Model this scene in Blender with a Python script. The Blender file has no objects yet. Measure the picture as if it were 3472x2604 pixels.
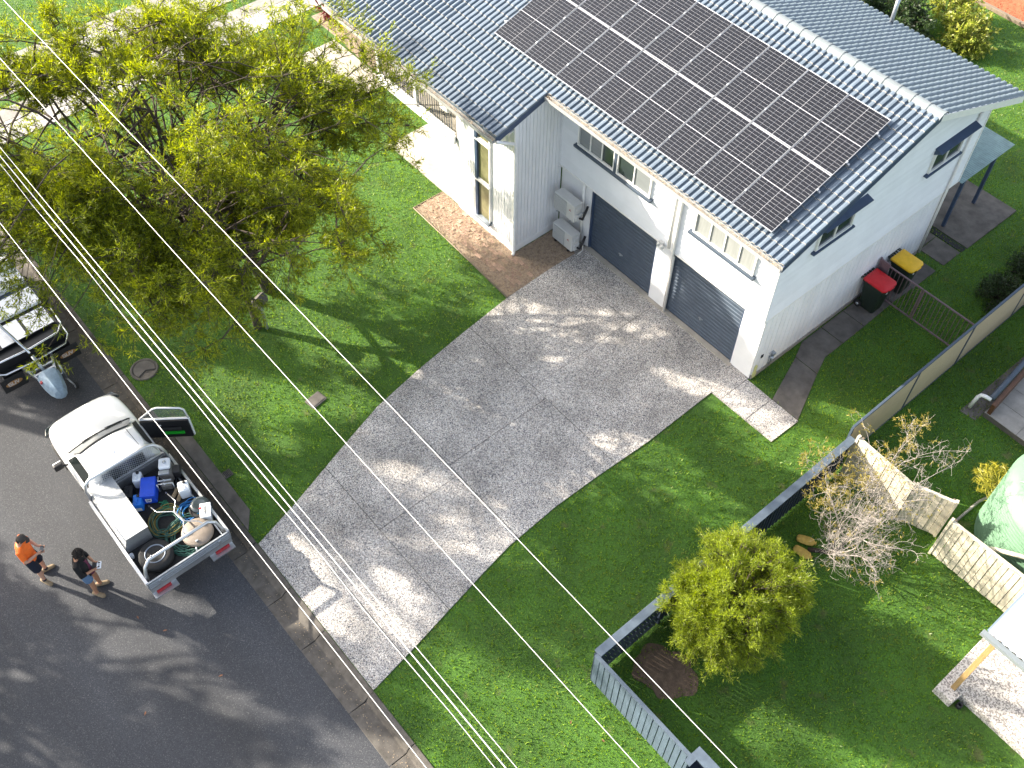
import bpy, bmesh, math, random
import numpy as np
from mathutils import Matrix, Vector
random.seed(7); rng = np.random.default_rng(11)
R = math.radians
scene = bpy.context.scene
C = scene.collection

# ------------------------------------------------------------------ camera
def look(pitch, yaw, roll):
    f = np.array([math.cos(pitch)*math.cos(yaw), math.cos(pitch)*math.sin(yaw), -math.sin(pitch)])
    r = np.array([math.sin(yaw), -math.cos(yaw), 0.0]); u = np.cross(r, f)
    c, s = math.cos(roll), math.sin(roll)
    return c*r + s*u, -s*r + c*u, f
CAM = (8.272, -15.177, 21.134)
_r, _u, _f = look(0.924817, 2.426042, 0.015227)
cd = bpy.data.cameras.new('camera'); cam = bpy.data.objects.new('camera', cd); C.objects.link(cam)
cd.sensor_width = 36; cd.lens = 36.769; cd.clip_start = 0.1; cd.clip_end = 600
cam.matrix_world = Matrix(((_r[0], _u[0], -_f[0], CAM[0]), (_r[1], _u[1], -_f[1], CAM[1]), (_r[2], _u[2], -_f[2], CAM[2]), (0, 0, 0, 1)))
scene.camera = cam
scene.render.resolution_x = 1024; scene.render.resolution_y = 768

# ------------------------------------------------------------------ sky, sun, exposure
SUN_AZ, SUN_EL = 28.5, 24.5          # direction the light travels on the ground; height of the sun
sd = Vector((-math.cos(R(SUN_AZ))*math.cos(R(SUN_EL)), -math.sin(R(SUN_AZ))*math.cos(R(SUN_EL)), math.sin(R(SUN_EL))))
w = bpy.data.worlds.new('World'); scene.world = w; w.use_nodes = True
nt = w.node_tree; bg = nt.nodes['Background']
sky = nt.nodes.new('ShaderNodeTexSky'); sky.sky_type = 'NISHITA'; sky.sun_disc = False
sky.sun_elevation = R(SUN_EL); sky.sun_rotation = math.atan2(sd.x, sd.y) % (2*math.pi)
sky.air_density = 1.0; sky.dust_density = 4.0; sky.ozone_density = 1.0
hz = nt.nodes.new('ShaderNodeHueSaturation'); hz.inputs['Saturation'].default_value = 0.62
nt.links.new(sky.outputs[0], hz.inputs['Color']); nt.links.new(hz.outputs[0], bg.inputs[0]); bg.inputs[1].default_value = 0.15
sl = bpy.data.lights.new('sun', 'SUN'); sl.energy = 5.0; sl.angle = R(0.53); sl.color = (1.0, 0.91, 0.77)
so = bpy.data.objects.new('sun', sl); C.objects.link(so)
so.rotation_euler = sd.to_track_quat('Z', 'Y').to_euler(); so.location = (0, 0, 40)
vs = scene.view_settings; vs.view_transform = 'Standard'; vs.look = 'None'; vs.gamma = 1; vs.exposure = 1.7
vs.use_curve_mapping = False

# ------------------------------------------------------------------ materials
MATS = {}
def mat(name, col, rough=0.7, metal=0.0, var=0.0, vscale=6.0, col2=None, bump=0.0, bscale=40.0, coat=0.0, spec=0.5, alpha=1.0, trans=0.0, rnd=0.0, stretch=None, island=0.0, detail=4.0):
    if name in MATS: return MATS[name]
    m = bpy.data.materials.new(name); m.use_nodes = True; MATS[name] = m
    t = m.node_tree; b = t.nodes['Principled BSDF']; L = t.links.new
    b.inputs['Base Color'].default_value = (*col, 1); b.inputs['Roughness'].default_value = rough
    b.inputs['Metallic'].default_value = metal; b.inputs['Coat Weight'].default_value = coat
    b.inputs['Coat Roughness'].default_value = 0.05
    b.inputs['Specular IOR Level'].default_value = spec
    if trans: b.inputs['Transmission Weight'].default_value = trans
    if alpha < 1: b.inputs['Alpha'].default_value = alpha
    src = None
    if var or bump or rnd or island:
        tc = t.nodes.new('ShaderNodeTexCoord'); co = tc.outputs['Object']
        if stretch:
            mp = t.nodes.new('ShaderNodeMapping'); mp.inputs['Scale'].default_value = stretch
            L(co, mp.inputs[0]); co = mp.outputs[0]
    if var:
        n = t.nodes.new('ShaderNodeTexNoise'); n.inputs['Scale'].default_value = vscale; n.inputs['Detail'].default_value = detail
        n.inputs['Roughness'].default_value = 0.65
        L(co, n.inputs['Vector'])
        cr = t.nodes.new('ShaderNodeValToRGB'); cr.color_ramp.elements[0].position = 0.3; cr.color_ramp.elements[1].position = 0.7
        c2 = col2 if col2 else tuple(min(1, c*(1+var)) for c in col)
        c1 = col if col2 else tuple(c*(1-var) for c in col)
        cr.color_ramp.elements[0].color = (*c1, 1); cr.color_ramp.elements[1].color = (*c2, 1)
        L(n.outputs['Fac'], cr.inputs[0]); src = cr.outputs[0]
    if rnd or island:
        hv = t.nodes.new('ShaderNodeHueSaturation')
        mr = t.nodes.new('ShaderNodeMapRange'); a = rnd or island
        mr.inputs['To Min'].default_value = 1-a; mr.inputs['To Max'].default_value = 1+a
        if rnd:
            oi = t.nodes.new('ShaderNodeObjectInfo'); L(oi.outputs['Random'], mr.inputs['Value'])
        else:
            ge = t.nodes.new('ShaderNodeNewGeometry'); L(ge.outputs['Random Per Island'], mr.inputs['Value'])
        L(mr.outputs[0], hv.inputs['Value'])
        if src: L(src, hv.inputs['Color'])
        else: hv.inputs['Color'].default_value = (*col, 1)
        src = hv.outputs[0]
    if src: L(src, b.inputs['Base Color'])
    if bump:
        n2 = t.nodes.new('ShaderNodeTexNoise'); n2.inputs['Scale'].default_value = bscale; n2.inputs['Detail'].default_value = 3
        L(co, n2.inputs['Vector'])
        bp = t.nodes.new('ShaderNodeBump'); bp.inputs['Strength'].default_value = min(1, bump); bp.inputs['Distance'].default_value = 0.01*max(1, bump)
        L(n2.outputs['Fac'], bp.inputs['Height']); L(bp.outputs[0], b.inputs['Normal'])
    return m

def leaf_mat(name, c_dark, c_light, transl=0.45, patch=None):
    if name in MATS: return MATS[name]
    m = bpy.data.materials.new(name); m.use_nodes = True; MATS[name] = m
    t = m.node_tree; L = t.links.new
    b = t.nodes['Principled BSDF']; out = t.nodes['Material Output']
    ge = t.nodes.new('ShaderNodeNewGeometry'); cr = t.nodes.new('ShaderNodeValToRGB')
    cr.color_ramp.elements[0].color = (*c_dark, 1); cr.color_ramp.elements[1].color = (*c_light, 1)
    L(ge.outputs['Random Per Island'], cr.inputs[0]); csrc = cr.outputs[0]
    if patch:                                   # drier, yellower patches with a shape of their own
        n = t.nodes.new('ShaderNodeTexNoise'); n.inputs['Scale'].default_value = patch[1]; n.inputs['Detail'].default_value = 6; n.inputs['Roughness'].default_value = 0.65; L(ge.outputs['Position'], n.inputs['Vector'])
        c3 = t.nodes.new('ShaderNodeValToRGB'); c3.color_ramp.elements[0].position = 0.50; c3.color_ramp.elements[1].position = 0.74; c3.color_ramp.elements[1].color = (0.75, 0.75, 0.75, 1); c3.color_ramp.elements[0].color = (0, 0, 0, 1); L(n.outputs['Fac'], c3.inputs[0])
        mxc = t.nodes.new('ShaderNodeMixRGB'); mxc.inputs[2].default_value = (*patch[0], 1); L(c3.outputs[0], mxc.inputs[0]); L(csrc, mxc.inputs[1]); csrc = mxc.outputs[0]
    L(csrc, b.inputs['Base Color'])
    b.inputs['Roughness'].default_value = 0.45
    tr = t.nodes.new('ShaderNodeBsdfTranslucent')
    hs = t.nodes.new('ShaderNodeHueSaturation'); hs.inputs['Saturation'].default_value = 1.1; hs.inputs['Value'].default_value = 1.5
    L(csrc, hs.inputs['Color']); L(hs.outputs[0], tr.inputs['Color'])
    mx = t.nodes.new('ShaderNodeMixShader'); mx.inputs[0].default_value = transl
    L(b.outputs[0], mx.inputs[1]); L(tr.outputs[0], mx.inputs[2]); L(mx.outputs[0], out.inputs['Surface'])
    return m

def speckle_mat(name, cols, scale, rough=0.8, stain=0.25, stain_scale=0.5, bump=0.6, aniso=None):
    """exposed aggregate / asphalt: stones of several colours in a matrix, with soft stains"""
    if name in MATS: return MATS[name]
    m = bpy.data.materials.new(name); m.use_nodes = True; MATS[name] = m
    t = m.node_tree; L = t.links.new; b = t.nodes['Principled BSDF']
    geo = t.nodes.new('ShaderNodeNewGeometry')
    v = t.nodes.new('ShaderNodeTexVoronoi'); v.inputs['Scale'].default_value = scale
    L(geo.outputs['Position'], v.inputs['Vector'])
    sx = t.nodes.new('ShaderNodeSeparateColor'); L(v.outputs['Color'], sx.inputs[0])
    cr = t.nodes.new('ShaderNodeValToRGB'); cr.color_ramp.interpolation = 'CONSTANT'
    e = cr.color_ramp.elements
    while len(e) < len(cols): e.new(0.5)
    for i, (p, c) in enumerate(cols): e[i].position = p; e[i].color = (*c, 1)
    L(sx.outputs[0], cr.inputs[0])
    n = t.nodes.new('ShaderNodeTexNoise'); n.inputs['Scale'].default_value = stain_scale; n.inputs['Detail'].default_value = 5; n.inputs['Roughness'].default_value = 0.6
    mpn = t.nodes.new('ShaderNodeMapping'); mpn.inputs['Scale'].default_value = aniso or (1, 1, 1)
    L(geo.outputs['Position'], mpn.inputs[0]); L(mpn.outputs[0], n.inputs['Vector'])
    mr = t.nodes.new('ShaderNodeMapRange'); mr.inputs['From Min'].default_value = 0.3; mr.inputs['From Max'].default_value = 0.7
    mr.inputs['To Min'].default_value = 1-stain; mr.inputs['To Max'].default_value = 1+stain*0.6
    L(n.outputs['Fac'], mr.inputs['Value'])
    hv = t.nodes.new('ShaderNodeHueSaturation'); L(cr.outputs[0], hv.inputs['Color']); L(mr.outputs[0], hv.inputs['Value'])
    L(hv.outputs[0], b.inputs['Base Color']); b.inputs['Roughness'].default_value = rough
    bp = t.nodes.new('ShaderNodeBump'); bp.inputs['Strength'].default_value = bump; bp.inputs['Distance'].default_value = 0.006
    L(v.outputs['Distance'], bp.inputs['Height']); bp.invert = True; L(bp.outputs[0], b.inputs['Normal'])
    return m

M = {}
M['white'] = mat('white_paint', (0.74, 0.74, 0.74), 0.55, var=0.04, vscale=2.5)
M['board'] = mat('white_board', (0.72, 0.73, 0.75), 0.55, var=0.05, vscale=1.5, rnd=0.03)
M['trim'] = mat('white_trim', (0.76, 0.75, 0.72), 0.5, var=0.05, vscale=5)
M['slate'] = mat('slate_paint', (0.055, 0.075, 0.105), 0.5, var=0.12, vscale=4)
M['navy'] = mat('navy_fascia', (0.04, 0.065, 0.12), 0.45, var=0.15, vscale=5)
M['tile'] = mat('roof_tile_paint', (0.125, 0.16, 0.20), 0.42, var=0.12, vscale=9, rnd=0.10, coat=0.1, bump=0.15, bscale=60)
M['tile_edge'] = mat('tile_edge', (0.50, 0.44, 0.37), 0.9, var=0.25, vscale=25)
M['ridge'] = mat('ridge_paint', (0.19, 0.215, 0.225), 0.45, var=0.08, vscale=6, rnd=0.05)
M['guttermetal'] = mat('gutter_metal', (0.33, 0.335, 0.33), 0.5, var=0.12, vscale=4)
M['cell'] = mat('solar_cell', (0.012, 0.0125, 0.016), 0.24, coat=0.0, spec=0.5)
M['cellback'] = mat('solar_backsheet', (0.48, 0.48, 0.50), 0.35)
M['alu'] = mat('aluminium', (0.62, 0.63, 0.64), 0.38, 0.85, var=0.08, vscale=12)
M['steel'] = mat('galvanised_steel', (0.42, 0.45, 0.48), 0.42, 0.8, var=0.15, vscale=14)
M['chrome'] = mat('bright_tube', (0.7, 0.71, 0.73), 0.22, 0.9)
M['glass'] = mat('window_glass', (0.03, 0.04, 0.045), 0.06, spec=0.8)
M['blind'] = mat('white_blind', (0.62, 0.63, 0.62), 0.7)
M['curtain'] = mat('curtain', (0.7, 0.7, 0.66), 0.8, var=0.1, vscale=6)
M['tint'] = mat('warm_tinted_glass', (0.19, 0.18, 0.10), 0.12, var=0.35, vscale=1.5, spec=0.7)
M['dark'] = mat('dark_interior', (0.012, 0.013, 0.016), 0.8)
M['black'] = mat('black_plastic', (0.012, 0.012, 0.014), 0.5)
M['rubber'] = mat('rubber', (0.018, 0.018, 0.018), 0.85, var=0.3, vscale=20)
M['concrete'] = mat('concrete', (0.25, 0.235, 0.215), 0.9, var=0.25, vscale=3.0, bump=0.3, bscale=60, detail=8)
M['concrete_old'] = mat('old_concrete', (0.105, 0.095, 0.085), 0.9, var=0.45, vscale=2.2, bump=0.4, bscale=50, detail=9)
M['concrete_pale'] = mat('pale_concrete', (0.36, 0.33, 0.28), 0.85, var=0.18, vscale=2.0, bump=0.2, bscale=50)
M['kerb'] = mat('kerb_concrete', (0.09, 0.08, 0.068), 0.9, var=0.4, vscale=5, bump=0.4, bscale=60, rnd=0.12, detail=9)
M['joint'] = mat('joint_filler', (0.03, 0.028, 0.026), 0.9)
M['soil'] = mat('garden_soil', (0.16, 0.11, 0.08), 0.95, col2=(0.40, 0.31, 0.23), var=0.3, vscale=9, bump=1.0, bscale=30, detail=8)
M['soilshade'] = mat('shaded_earth', (0.075, 0.05, 0.035), 0.95, col2=(0.16, 0.11, 0.075), var=0.3, vscale=7, bump=1.0, bscale=30, detail=8)  # darker copy of the garden soil, shade put into its colour
M['paver'] = mat('brick_paver', (0.36, 0.24, 0.18), 0.9, var=0.25, vscale=14, rnd=0.25, bump=0.3, bscale=70)
M['mulch'] = mat('red_mulch', (0.28, 0.06, 0.025), 0.95, col2=(0.5, 0.16, 0.07), var=0.4, vscale=30, bump=1.0, bscale=40)
M['timber'] = mat('weathered_timber', (0.20, 0.155, 0.11), 0.85, var=0.3, vscale=6, stretch=(8, 8, 1), rnd=0.2)
M['pine'] = mat('treated_pine', (0.34, 0.22, 0.09), 0.7, var=0.25, vscale=6, stretch=(8, 8, 1))
M['cream'] = mat('cream_steel', (0.54, 0.44, 0.30), 0.5, var=0.05, vscale=2)
M['creamwood'] = mat('cream_paling', (0.60, 0.54, 0.41), 0.7, var=0.08, vscale=5, rnd=0.07)
M['fence'] = mat('blue_grey_stain', (0.075, 0.105, 0.14), 0.6, var=0.2, vscale=8, stretch=(1, 1, 0.4), rnd=0.10)
M['fencedark'] = mat('dark_blue_steel', (0.025, 0.035, 0.06), 0.55, var=0.2, vscale=6)
M['cap'] = mat('blue_fence_cap', (0.075, 0.10, 0.13), 0.55, var=0.2, vscale=7)
M['gatep'] = mat('mauve_gate_paint', (0.15, 0.10, 0.11), 0.6, var=0.15, vscale=10)
M['bin'] = mat('bin_green', (0.012, 0.022, 0.016), 0.5, var=0.2, vscale=8)
M['red'] = mat('bin_lid_red', (0.52, 0.012, 0.018), 0.45, var=0.12, vscale=6)
M['yellow'] = mat('bin_lid_yellow', (0.72, 0.42, 0.012), 0.45, var=0.12, vscale=6)
M['carwhite'] = mat('white_car_paint', (0.78, 0.79, 0.80), 0.25, coat=0.8)
M['checker'] = mat('checker_plate', (0.60, 0.61, 0.62), 0.36, 0.75, var=0.10, vscale=8)
M['checkerdark'] = mat('checker_plate_raised', (0.50, 0.53, 0.56), 0.34, 0.8)
M['jerry'] = mat('translucent_white_plastic', (0.72, 0.75, 0.78), 0.45)
M['blue'] = mat('blue_plastic', (0.012, 0.07, 0.55), 0.45, var=0.15, vscale=6)
M['blue2'] = mat('light_blue_plastic', (0.01, 0.15, 0.60), 0.4, var=0.15, vscale=8)
M['hosegreen'] = mat('green_hose', (0.018, 0.085, 0.065), 0.5)
M['hoseblue'] = mat('blue_hose', (0.01, 0.14, 0.38), 0.45)
M['hosegold'] = mat('olive_hose', (0.20, 0.155, 0.035), 0.5)
M['beige'] = mat('beige_fibreglass', (0.21, 0.17, 0.135), 0.6, var=0.15, vscale=8)
M['engine'] = mat('engine_grey', (0.16, 0.15, 0.14), 0.55, 0.3, var=0.4, vscale=18)
M['redlens'] = mat('red_lens', (0.35, 0.008, 0.012), 0.25)
M['tarp'] = mat('blue_grey_cover', (0.21, 0.29, 0.37), 0.6, var=0.25, vscale=7, bump=0.4, bscale=14)
M['orangeoval'] = mat('ochre_print', (0.38, 0.19, 0.06), 0.6, var=0.1, vscale=20)
M['letter'] = mat('pale_print', (0.6, 0.6, 0.58), 0.6)
M['skin'] = mat('skin', (0.50, 0.28, 0.19), 0.55, var=0.08, vscale=20)
M['skintan'] = mat('tanned_skin', (0.38, 0.19, 0.11), 0.55, var=0.08, vscale=20)
M['hivis'] = mat('orange_hivis', (0.85, 0.15, 0.012), 0.75, var=0.10, vscale=12)
M['navycloth'] = mat('navy_cloth', (0.008, 0.011, 0.025), 0.9)
M['blackcloth'] = mat('black_cloth', (0.006, 0.006, 0.007), 0.95, var=0.3, vscale=25)
M['maroon'] = mat('maroon_cloth', (0.10, 0.018, 0.045), 0.9)
M['denim'] = mat('denim', (0.10, 0.17, 0.28), 0.9, var=0.2, vscale=30)
M['boot'] = mat('tan_suede', (0.24, 0.18, 0.11), 0.9, var=0.2, vscale=25)
M['hair'] = mat('dark_hair', (0.014, 0.010, 0.008), 0.8, var=0.4, vscale=40)
M['capcloth'] = mat('grey_brown_cap', (0.05, 0.042, 0.036), 0.9)
M['wire'] = mat('aluminium_conductor', (0.60, 0.59, 0.58), 0.45, 0.3)
M['wiredark'] = mat('black_cable', (0.015, 0.015, 0.016), 0.6)
M['bark'] = mat('dark_bark', (0.060, 0.045, 0.034), 0.95, var=0.4, vscale=12, bump=0.5, bscale=30)
M['twig'] = mat('pale_twig', (0.27, 0.24, 0.215), 0.85, var=0.25, vscale=8)
M['leaf'] = leaf_mat('bottlebrush_leaf', (0.035, 0.066, 0.006), (0.38, 0.41, 0.022), 0.5)
M['leafdim'] = leaf_mat('gum_leaf', (0.03, 0.055, 0.012), (0.10, 0.13, 0.03), 0.3)
M['leafbush'] = leaf_mat('bush_leaf', (0.07, 0.11, 0.012), (0.36, 0.42, 0.035), 0.45)
M['leafgold'] = leaf_mat('golden_leaf', (0.17, 0.14, 0.03), (0.38, 0.31, 0.07), 0.4)
M['leafyel'] = leaf_mat('yellow_shrub_leaf', (0.22, 0.22, 0.01), (0.60, 0.52, 0.02), 0.4)
M['leafcroton'] = leaf_mat('croton_leaf', (0.10, 0.15, 0.02), (0.42, 0.42, 0.09), 0.4)
M['carglass'] = mat('windscreen_glass', (0.012, 0.016, 0.016), 0.12, spec=0.08)
M['leafhedge'] = leaf_mat('hedge_leaf', (0.018, 0.035, 0.015), (0.06, 0.10, 0.03), 0.3)
M['leafcord'] = leaf_mat('red_leaf', (0.06, 0.008, 0.012), (0.16, 0.03, 0.03), 0.3)
M['palm'] = leaf_mat('palm_leaf', (0.20, 0.20, 0.02), (0.45, 0.40, 0.05), 0.4)
M['grass'] = leaf_mat('grass_blade', (0.030, 0.105, 0.006), (0.235, 0.345, 0.014), 0.40, patch=((0.26, 0.23, 0.07), 1.3))
M['tank'] = mat('green_tank', (0.12, 0.22, 0.14), 0.5, var=0.08, vscale=2)
M['corr'] = mat('corrugated_roof', (0.60, 0.66, 0.72), 0.4, 0.1, var=0.08, vscale=3)
M['corrgreen'] = mat('weathered_green_sheet', (0.20, 0.29, 0.29), 0.5, 0.1, var=0.2, vscale=5)
M['sand'] = mat('yellow_sandbag', (0.50, 0.34, 0.08), 0.9, var=0.2, vscale=12, bump=0.5, bscale=20)
M['litter'] = mat('leaf_litter', (0.22, 0.15, 0.09), 0.95, col2=(0.46, 0.36, 0.24), var=0.3, vscale=40, bump=0.8, bscale=50)
M['acwhite'] = mat('ac_white', (0.56, 0.56, 0.54), 0.5, var=0.06, vscale=5)
M['acgrille'] = mat('ac_grille', (0.33, 0.34, 0.34), 0.6)
M['deadleaf'] = mat('dead_leaf', (0.22, 0.10, 0.05), 0.9, rnd=0.3)
M['cloth'] = mat('yellow_cloth', (0.50, 0.50, 0.22), 0.9)
M['aggregate'] = speckle_mat('exposed_aggregate', [(0, (0.44, 0.42, 0.39)), (0.28, (0.23, 0.22, 0.22)), (0.5, (0.55, 0.51, 0.45)), (0.68, (0.08, 0.08, 0.095)), (0.84, (0.36, 0.31, 0.27)), (0.94, (0.75, 0.73, 0.69))], 62, stain=0.38, stain_scale=0.8)
M['asphalt'] = speckle_mat('asphalt', [(0, (0.040, 0.043, 0.050)), (0.4, (0.030, 0.033, 0.040)), (0.7, (0.052, 0.055, 0.062)), (0.95, (0.10, 0.10, 0.10))], 75, stain=0.35, stain_scale=0.5, bump=0.6, aniso=(0.25, 1.0, 1.0))
M['pebble'] = speckle_mat('pebblecrete', [(0, (0.55, 0.50, 0.45)), (0.3, (0.30, 0.27, 0.24)), (0.55, (0.62, 0.58, 0.53)), (0.8, (0.20, 0.18, 0.17))], 38, stain=0.2, stain_scale=1.2)
M['gravel'] = speckle_mat('pale_gravel', [(0, (0.34, 0.33, 0.31)), (0.4, (0.24, 0.23, 0.21)), (0.7, (0.45, 0.43, 0.41))], 18, stain=0.2, stain_scale=1.0)

def lawn_mat():
    m = bpy.data.materials.new('lawn'); m.use_nodes = True
    t = m.node_tree; L = t.links.new; b = t.nodes['Principled BSDF']
    geo = t.nodes.new('ShaderNodeNewGeometry')
    n1 = t.nodes.new('ShaderNodeTexNoise'); n1.inputs['Scale'].default_value = 28; n1.inputs['Detail'].default_value = 6; n1.inputs['Roughness'].default_value = 0.75
    n2 = t.nodes.new('ShaderNodeTexNoise'); n2.inputs['Scale'].default_value = 0.7; n2.inputs['Detail'].default_value = 5
    n3 = t.nodes.new('ShaderNodeTexNoise'); n3.inputs['Scale'].default_value = 2.1; n3.inputs['Detail'].default_value = 6
    for n in (n1, n2, n3): L(geo.outputs['Position'], n.inputs['Vector'])
    cr = t.nodes.new('ShaderNodeValToRGB'); e = cr.color_ramp.elements
    e[0].position = 0.36; e[0].color = (0.014, 0.048, 0.005, 1); e[1].position = 0.66; e[1].color = (0.085, 0.20, 0.012, 1)
    L(n1.outputs['Fac'], cr.inputs[0])
    cr2 = t.nodes.new('ShaderNodeValToRGB'); e = cr2.color_ramp.elements
    e[0].position = 0.62; e[0].color = (0, 0, 0, 1); e[1].position = 0.78; e[1].color = (0.8, 0.8, 0.8, 1)
    L(n3.outputs['Fac'], cr2.inputs[0])
    mx = t.nodes.new('ShaderNodeMixRGB'); mx.inputs[2].default_value = (0.13, 0.115, 0.045, 1)
    L(cr2.outputs[0], mx.inputs[0]); L(cr.outputs[0], mx.inputs[1])
    mr = t.nodes.new('ShaderNodeMapRange'); mr.inputs['From Min'].default_value = 0.3; mr.inputs['From Max'].default_value = 0.7; mr.inputs['To Min'].default_value = 0.75; mr.inputs['To Max'].default_value = 1.25
    L(n2.outputs['Fac'], mr.inputs['Value'])
    hv = t.nodes.new('ShaderNodeHueSaturation'); L(mx.outputs[0], hv.inputs['Color']); L(mr.outputs[0], hv.inputs['Value'])
    L(hv.outputs[0], b.inputs['Base Color']); b.inputs['Roughness'].default_value = 0.9
    bp = t.nodes.new('ShaderNodeBump'); bp.inputs['Strength'].default_value = 1; bp.inputs['Distance'].default_value = 0.03
    L(n1.outputs['Fac'], bp.inputs['Height']); L(bp.outputs[0], b.inputs['Normal'])
    return m
M['lawn'] = lawn_mat()

# ------------------------------------------------------------------ helpers
def tag(o, label=None, cat=None, group=None, kind=None):
    if label: o['label'] = label
    if cat: o['category'] = cat
    if group: o['group'] = group
    if kind: o['kind'] = kind
    return o
def empty(name, loc=(0, 0, 0), rz=0, label=None, cat=None, group=None):
    o = bpy.data.objects.new(name, None); C.objects.link(o); o.location = loc; o.rotation_euler = (0, 0, rz); o.empty_display_size = 0.2
    return tag(o, label, cat, group)
def link(name, me, parent=None, loc=(0, 0, 0), rot=(0, 0, 0), scale=None):
    o = bpy.data.objects.new(name, me); C.objects.link(o); o.location = loc; o.rotation_euler = rot
    if scale: o.scale = scale
    if parent: o.parent = parent
    return o
class MB:
    """collects shapes; build() links them as one mesh object"""
    def __init__(s): s.v = []; s.f = []; s.mi = []; s.m = 0; s.sm = []; s.smooth = False
    def add(s, vs, fs):
        n = len(s.v); s.v.extend(tuple(float(c) for c in p) for p in vs)
        for f in fs: s.f.append(tuple(i+n for i in f)); s.mi.append(s.m); s.sm.append(s.smooth)
        return s
    def box(s, x0, x1, y0, y1, z0, z1, mx=None):
        p = [(x, y, z) for z in (z0, z1) for y in (y0, y1) for x in (x0, x1)]
        if mx: p = [mx @ Vector(q) for q in p]
        return s.add(p, [(0, 2, 3, 1), (4, 5, 7, 6), (0, 1, 5, 4), (2, 6, 7, 3), (0, 4, 6, 2), (1, 3, 7, 5)])
    def cbox(s, x0, x1, y0, y1, z0, z1, c=0.01, mx=None):
        """box with chamfered edges"""
        bm = bmesh.new(); bmesh.ops.create_cube(bm, size=1)
        for v in bm.verts: v.co = Vector(((x0+x1)/2+v.co.x*(x1-x0), (y0+y1)/2+v.co.y*(y1-y0), (z0+z1)/2+v.co.z*(z1-z0)))
        c = min(c, 0.45*min(x1-x0, y1-y0, z1-z0))
        bmesh.ops.bevel(bm, geom=bm.edges[:], offset=c, segments=2, affect='EDGES', profile=0.6)
        return s.frombm(bm, mx)
    def frombm(s, bm, mx=None):
        bm.verts.ensure_lookup_table(); bm.verts.index_update()
        vs = [(mx @ v.co) if mx else v.co.copy() for v in bm.verts]; fs = [tuple(v.index for v in f.verts) for f in bm.faces]
        bm.free(); return s.add(vs, fs)
    def prism(s, poly, z0, z1, mx=None):
        n = len(poly); vs = [(x, y, z0) for x, y in poly]+[(x, y, z1) for x, y in poly]
        if mx: vs = [mx @ Vector(q) for q in vs]
        return s.add(vs, [tuple(range(n-1, -1, -1)), tuple(range(n, 2*n))]+[(i, (i+1) % n, n+(i+1) % n, n+i) for i in range(n)])
    def extr(s, prof, a, b, axis='x'):
        """profile of (p,q) points swept along an axis from a to b"""
        n = len(prof)
        if axis == 'x': vs = [(a, p, q) for p, q in prof]+[(b, p, q) for p, q in prof]
        elif axis == 'y': vs = [(p, a, q) for p, q in prof]+[(p, b, q) for p, q in prof]
        else: vs = [(p, q, a) for p, q in prof]+[(p, q, b) for p, q in prof]
        return s.add(vs, [tuple(range(n-1, -1, -1)), tuple(range(n, 2*n))]+[(i, (i+1) % n, n+(i+1) % n, n+i) for i in range(n)])
    def tube(s, pts, r, n=8, closed=False, caps=True):
        pts = [Vector(p) for p in pts]; k = len(pts); rs = r if hasattr(r, '__len__') else [r]*k
        vs = []; up = None
        for i in range(k):
            a = pts[(i-1) % k] if (closed or i > 0) else pts[i]; b = pts[(i+1) % k] if (closed or i < k-1) else pts[i]
            t = (b-a).normalized()
            if up is None: up = t.orthogonal().normalized()
            up = (up - t*up.dot(t))
            up = up.normalized() if up.length > 1e-6 else t.orthogonal().normalized()
            sd_ = t.cross(up)
            for j in range(n):
                an = 2*math.pi*j/n; vs.append(pts[i]+(up*math.cos(an)+sd_*math.sin(an))*rs[i])
        fs = []
        for i in range(k if closed else k-1):
            for j in range(n):
                a = i*n+j; b = i*n+(j+1) % n; c = ((i+1) % k)*n+(j+1) % n; d = ((i+1) % k)*n+j; fs.append((a, b, c, d))
        if caps and not closed: fs += [tuple(range(n-1, -1, -1)), tuple((k-1)*n+j for j in range(n))]
        sm = s.smooth; s.smooth = n > 5; s.add(vs, fs); s.smooth = sm; return s
    def lathe(s, prof, n=24, loc=(0, 0, 0), mx=None, cap=True):
        vs = []; k = len(prof)
        for r, z in prof:
            for j in range(n):
                a = 2*math.pi*j/n; vs.append(Vector((loc[0]+r*math.cos(a), loc[1]+r*math.sin(a), loc[2]+z)))
        fs = [(i*n+j, i*n+(j+1) % n, (i+1)*n+(j+1) % n, (i+1)*n+j) for i in range(k-1) for j in range(n)]
        if cap: fs += [tuple(range(n-1, -1, -1)), tuple((k-1)*n+j for j in range(n))]
        if mx: vs = [mx @ p for p in vs]
        sm = s.smooth; s.smooth = True; s.add(vs, fs); s.smooth = sm; return s
    def loft(s, rings, closed=True, caps=True):
        n = len(rings[0]); vs = [p for r in rings for p in r]; fs = []
        for i in range(len(rings)-1):
            for j in range(n if closed else n-1):
                fs.append((i*n+j, i*n+(j+1) % n, (i+1)*n+(j+1) % n, (i+1)*n+j))
        if caps: fs += [tuple(range(n-1, -1, -1)), tuple((len(rings)-1)*n+j for j in range(n))]
        return s.add(vs, fs)
    def mesh(s, name, mats):
        me = bpy.data.meshes.new(name); me.from_pydata(s.v, [], s.f)
        for m in (mats if isinstance(mats, (list, tuple)) else [mats]): me.materials.append(m)
        me.polygons.foreach_set('material_index', s.mi); me.polygons.foreach_set('use_smooth', s.sm); me.update()
        return me
    def build(s, name, mats, parent=None, loc=(0, 0, 0), rot=(0, 0, 0)):
        return link(name, s.mesh(name, mats), parent, loc, rot)
def smooth_angle(o, a=40):
    me = o.data; me.polygons.foreach_set('use_smooth', [True]*len(me.polygons))
    try: me.set_sharp_from_angle(angle=R(a))
    except Exception: pass
    return o
def bevel(o, wd=0.01, seg=2):
    m = o.modifiers.new('bevel', 'BEVEL'); m.width = wd; m.segments = seg; m.limit_method = 'ANGLE'; return o
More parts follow.
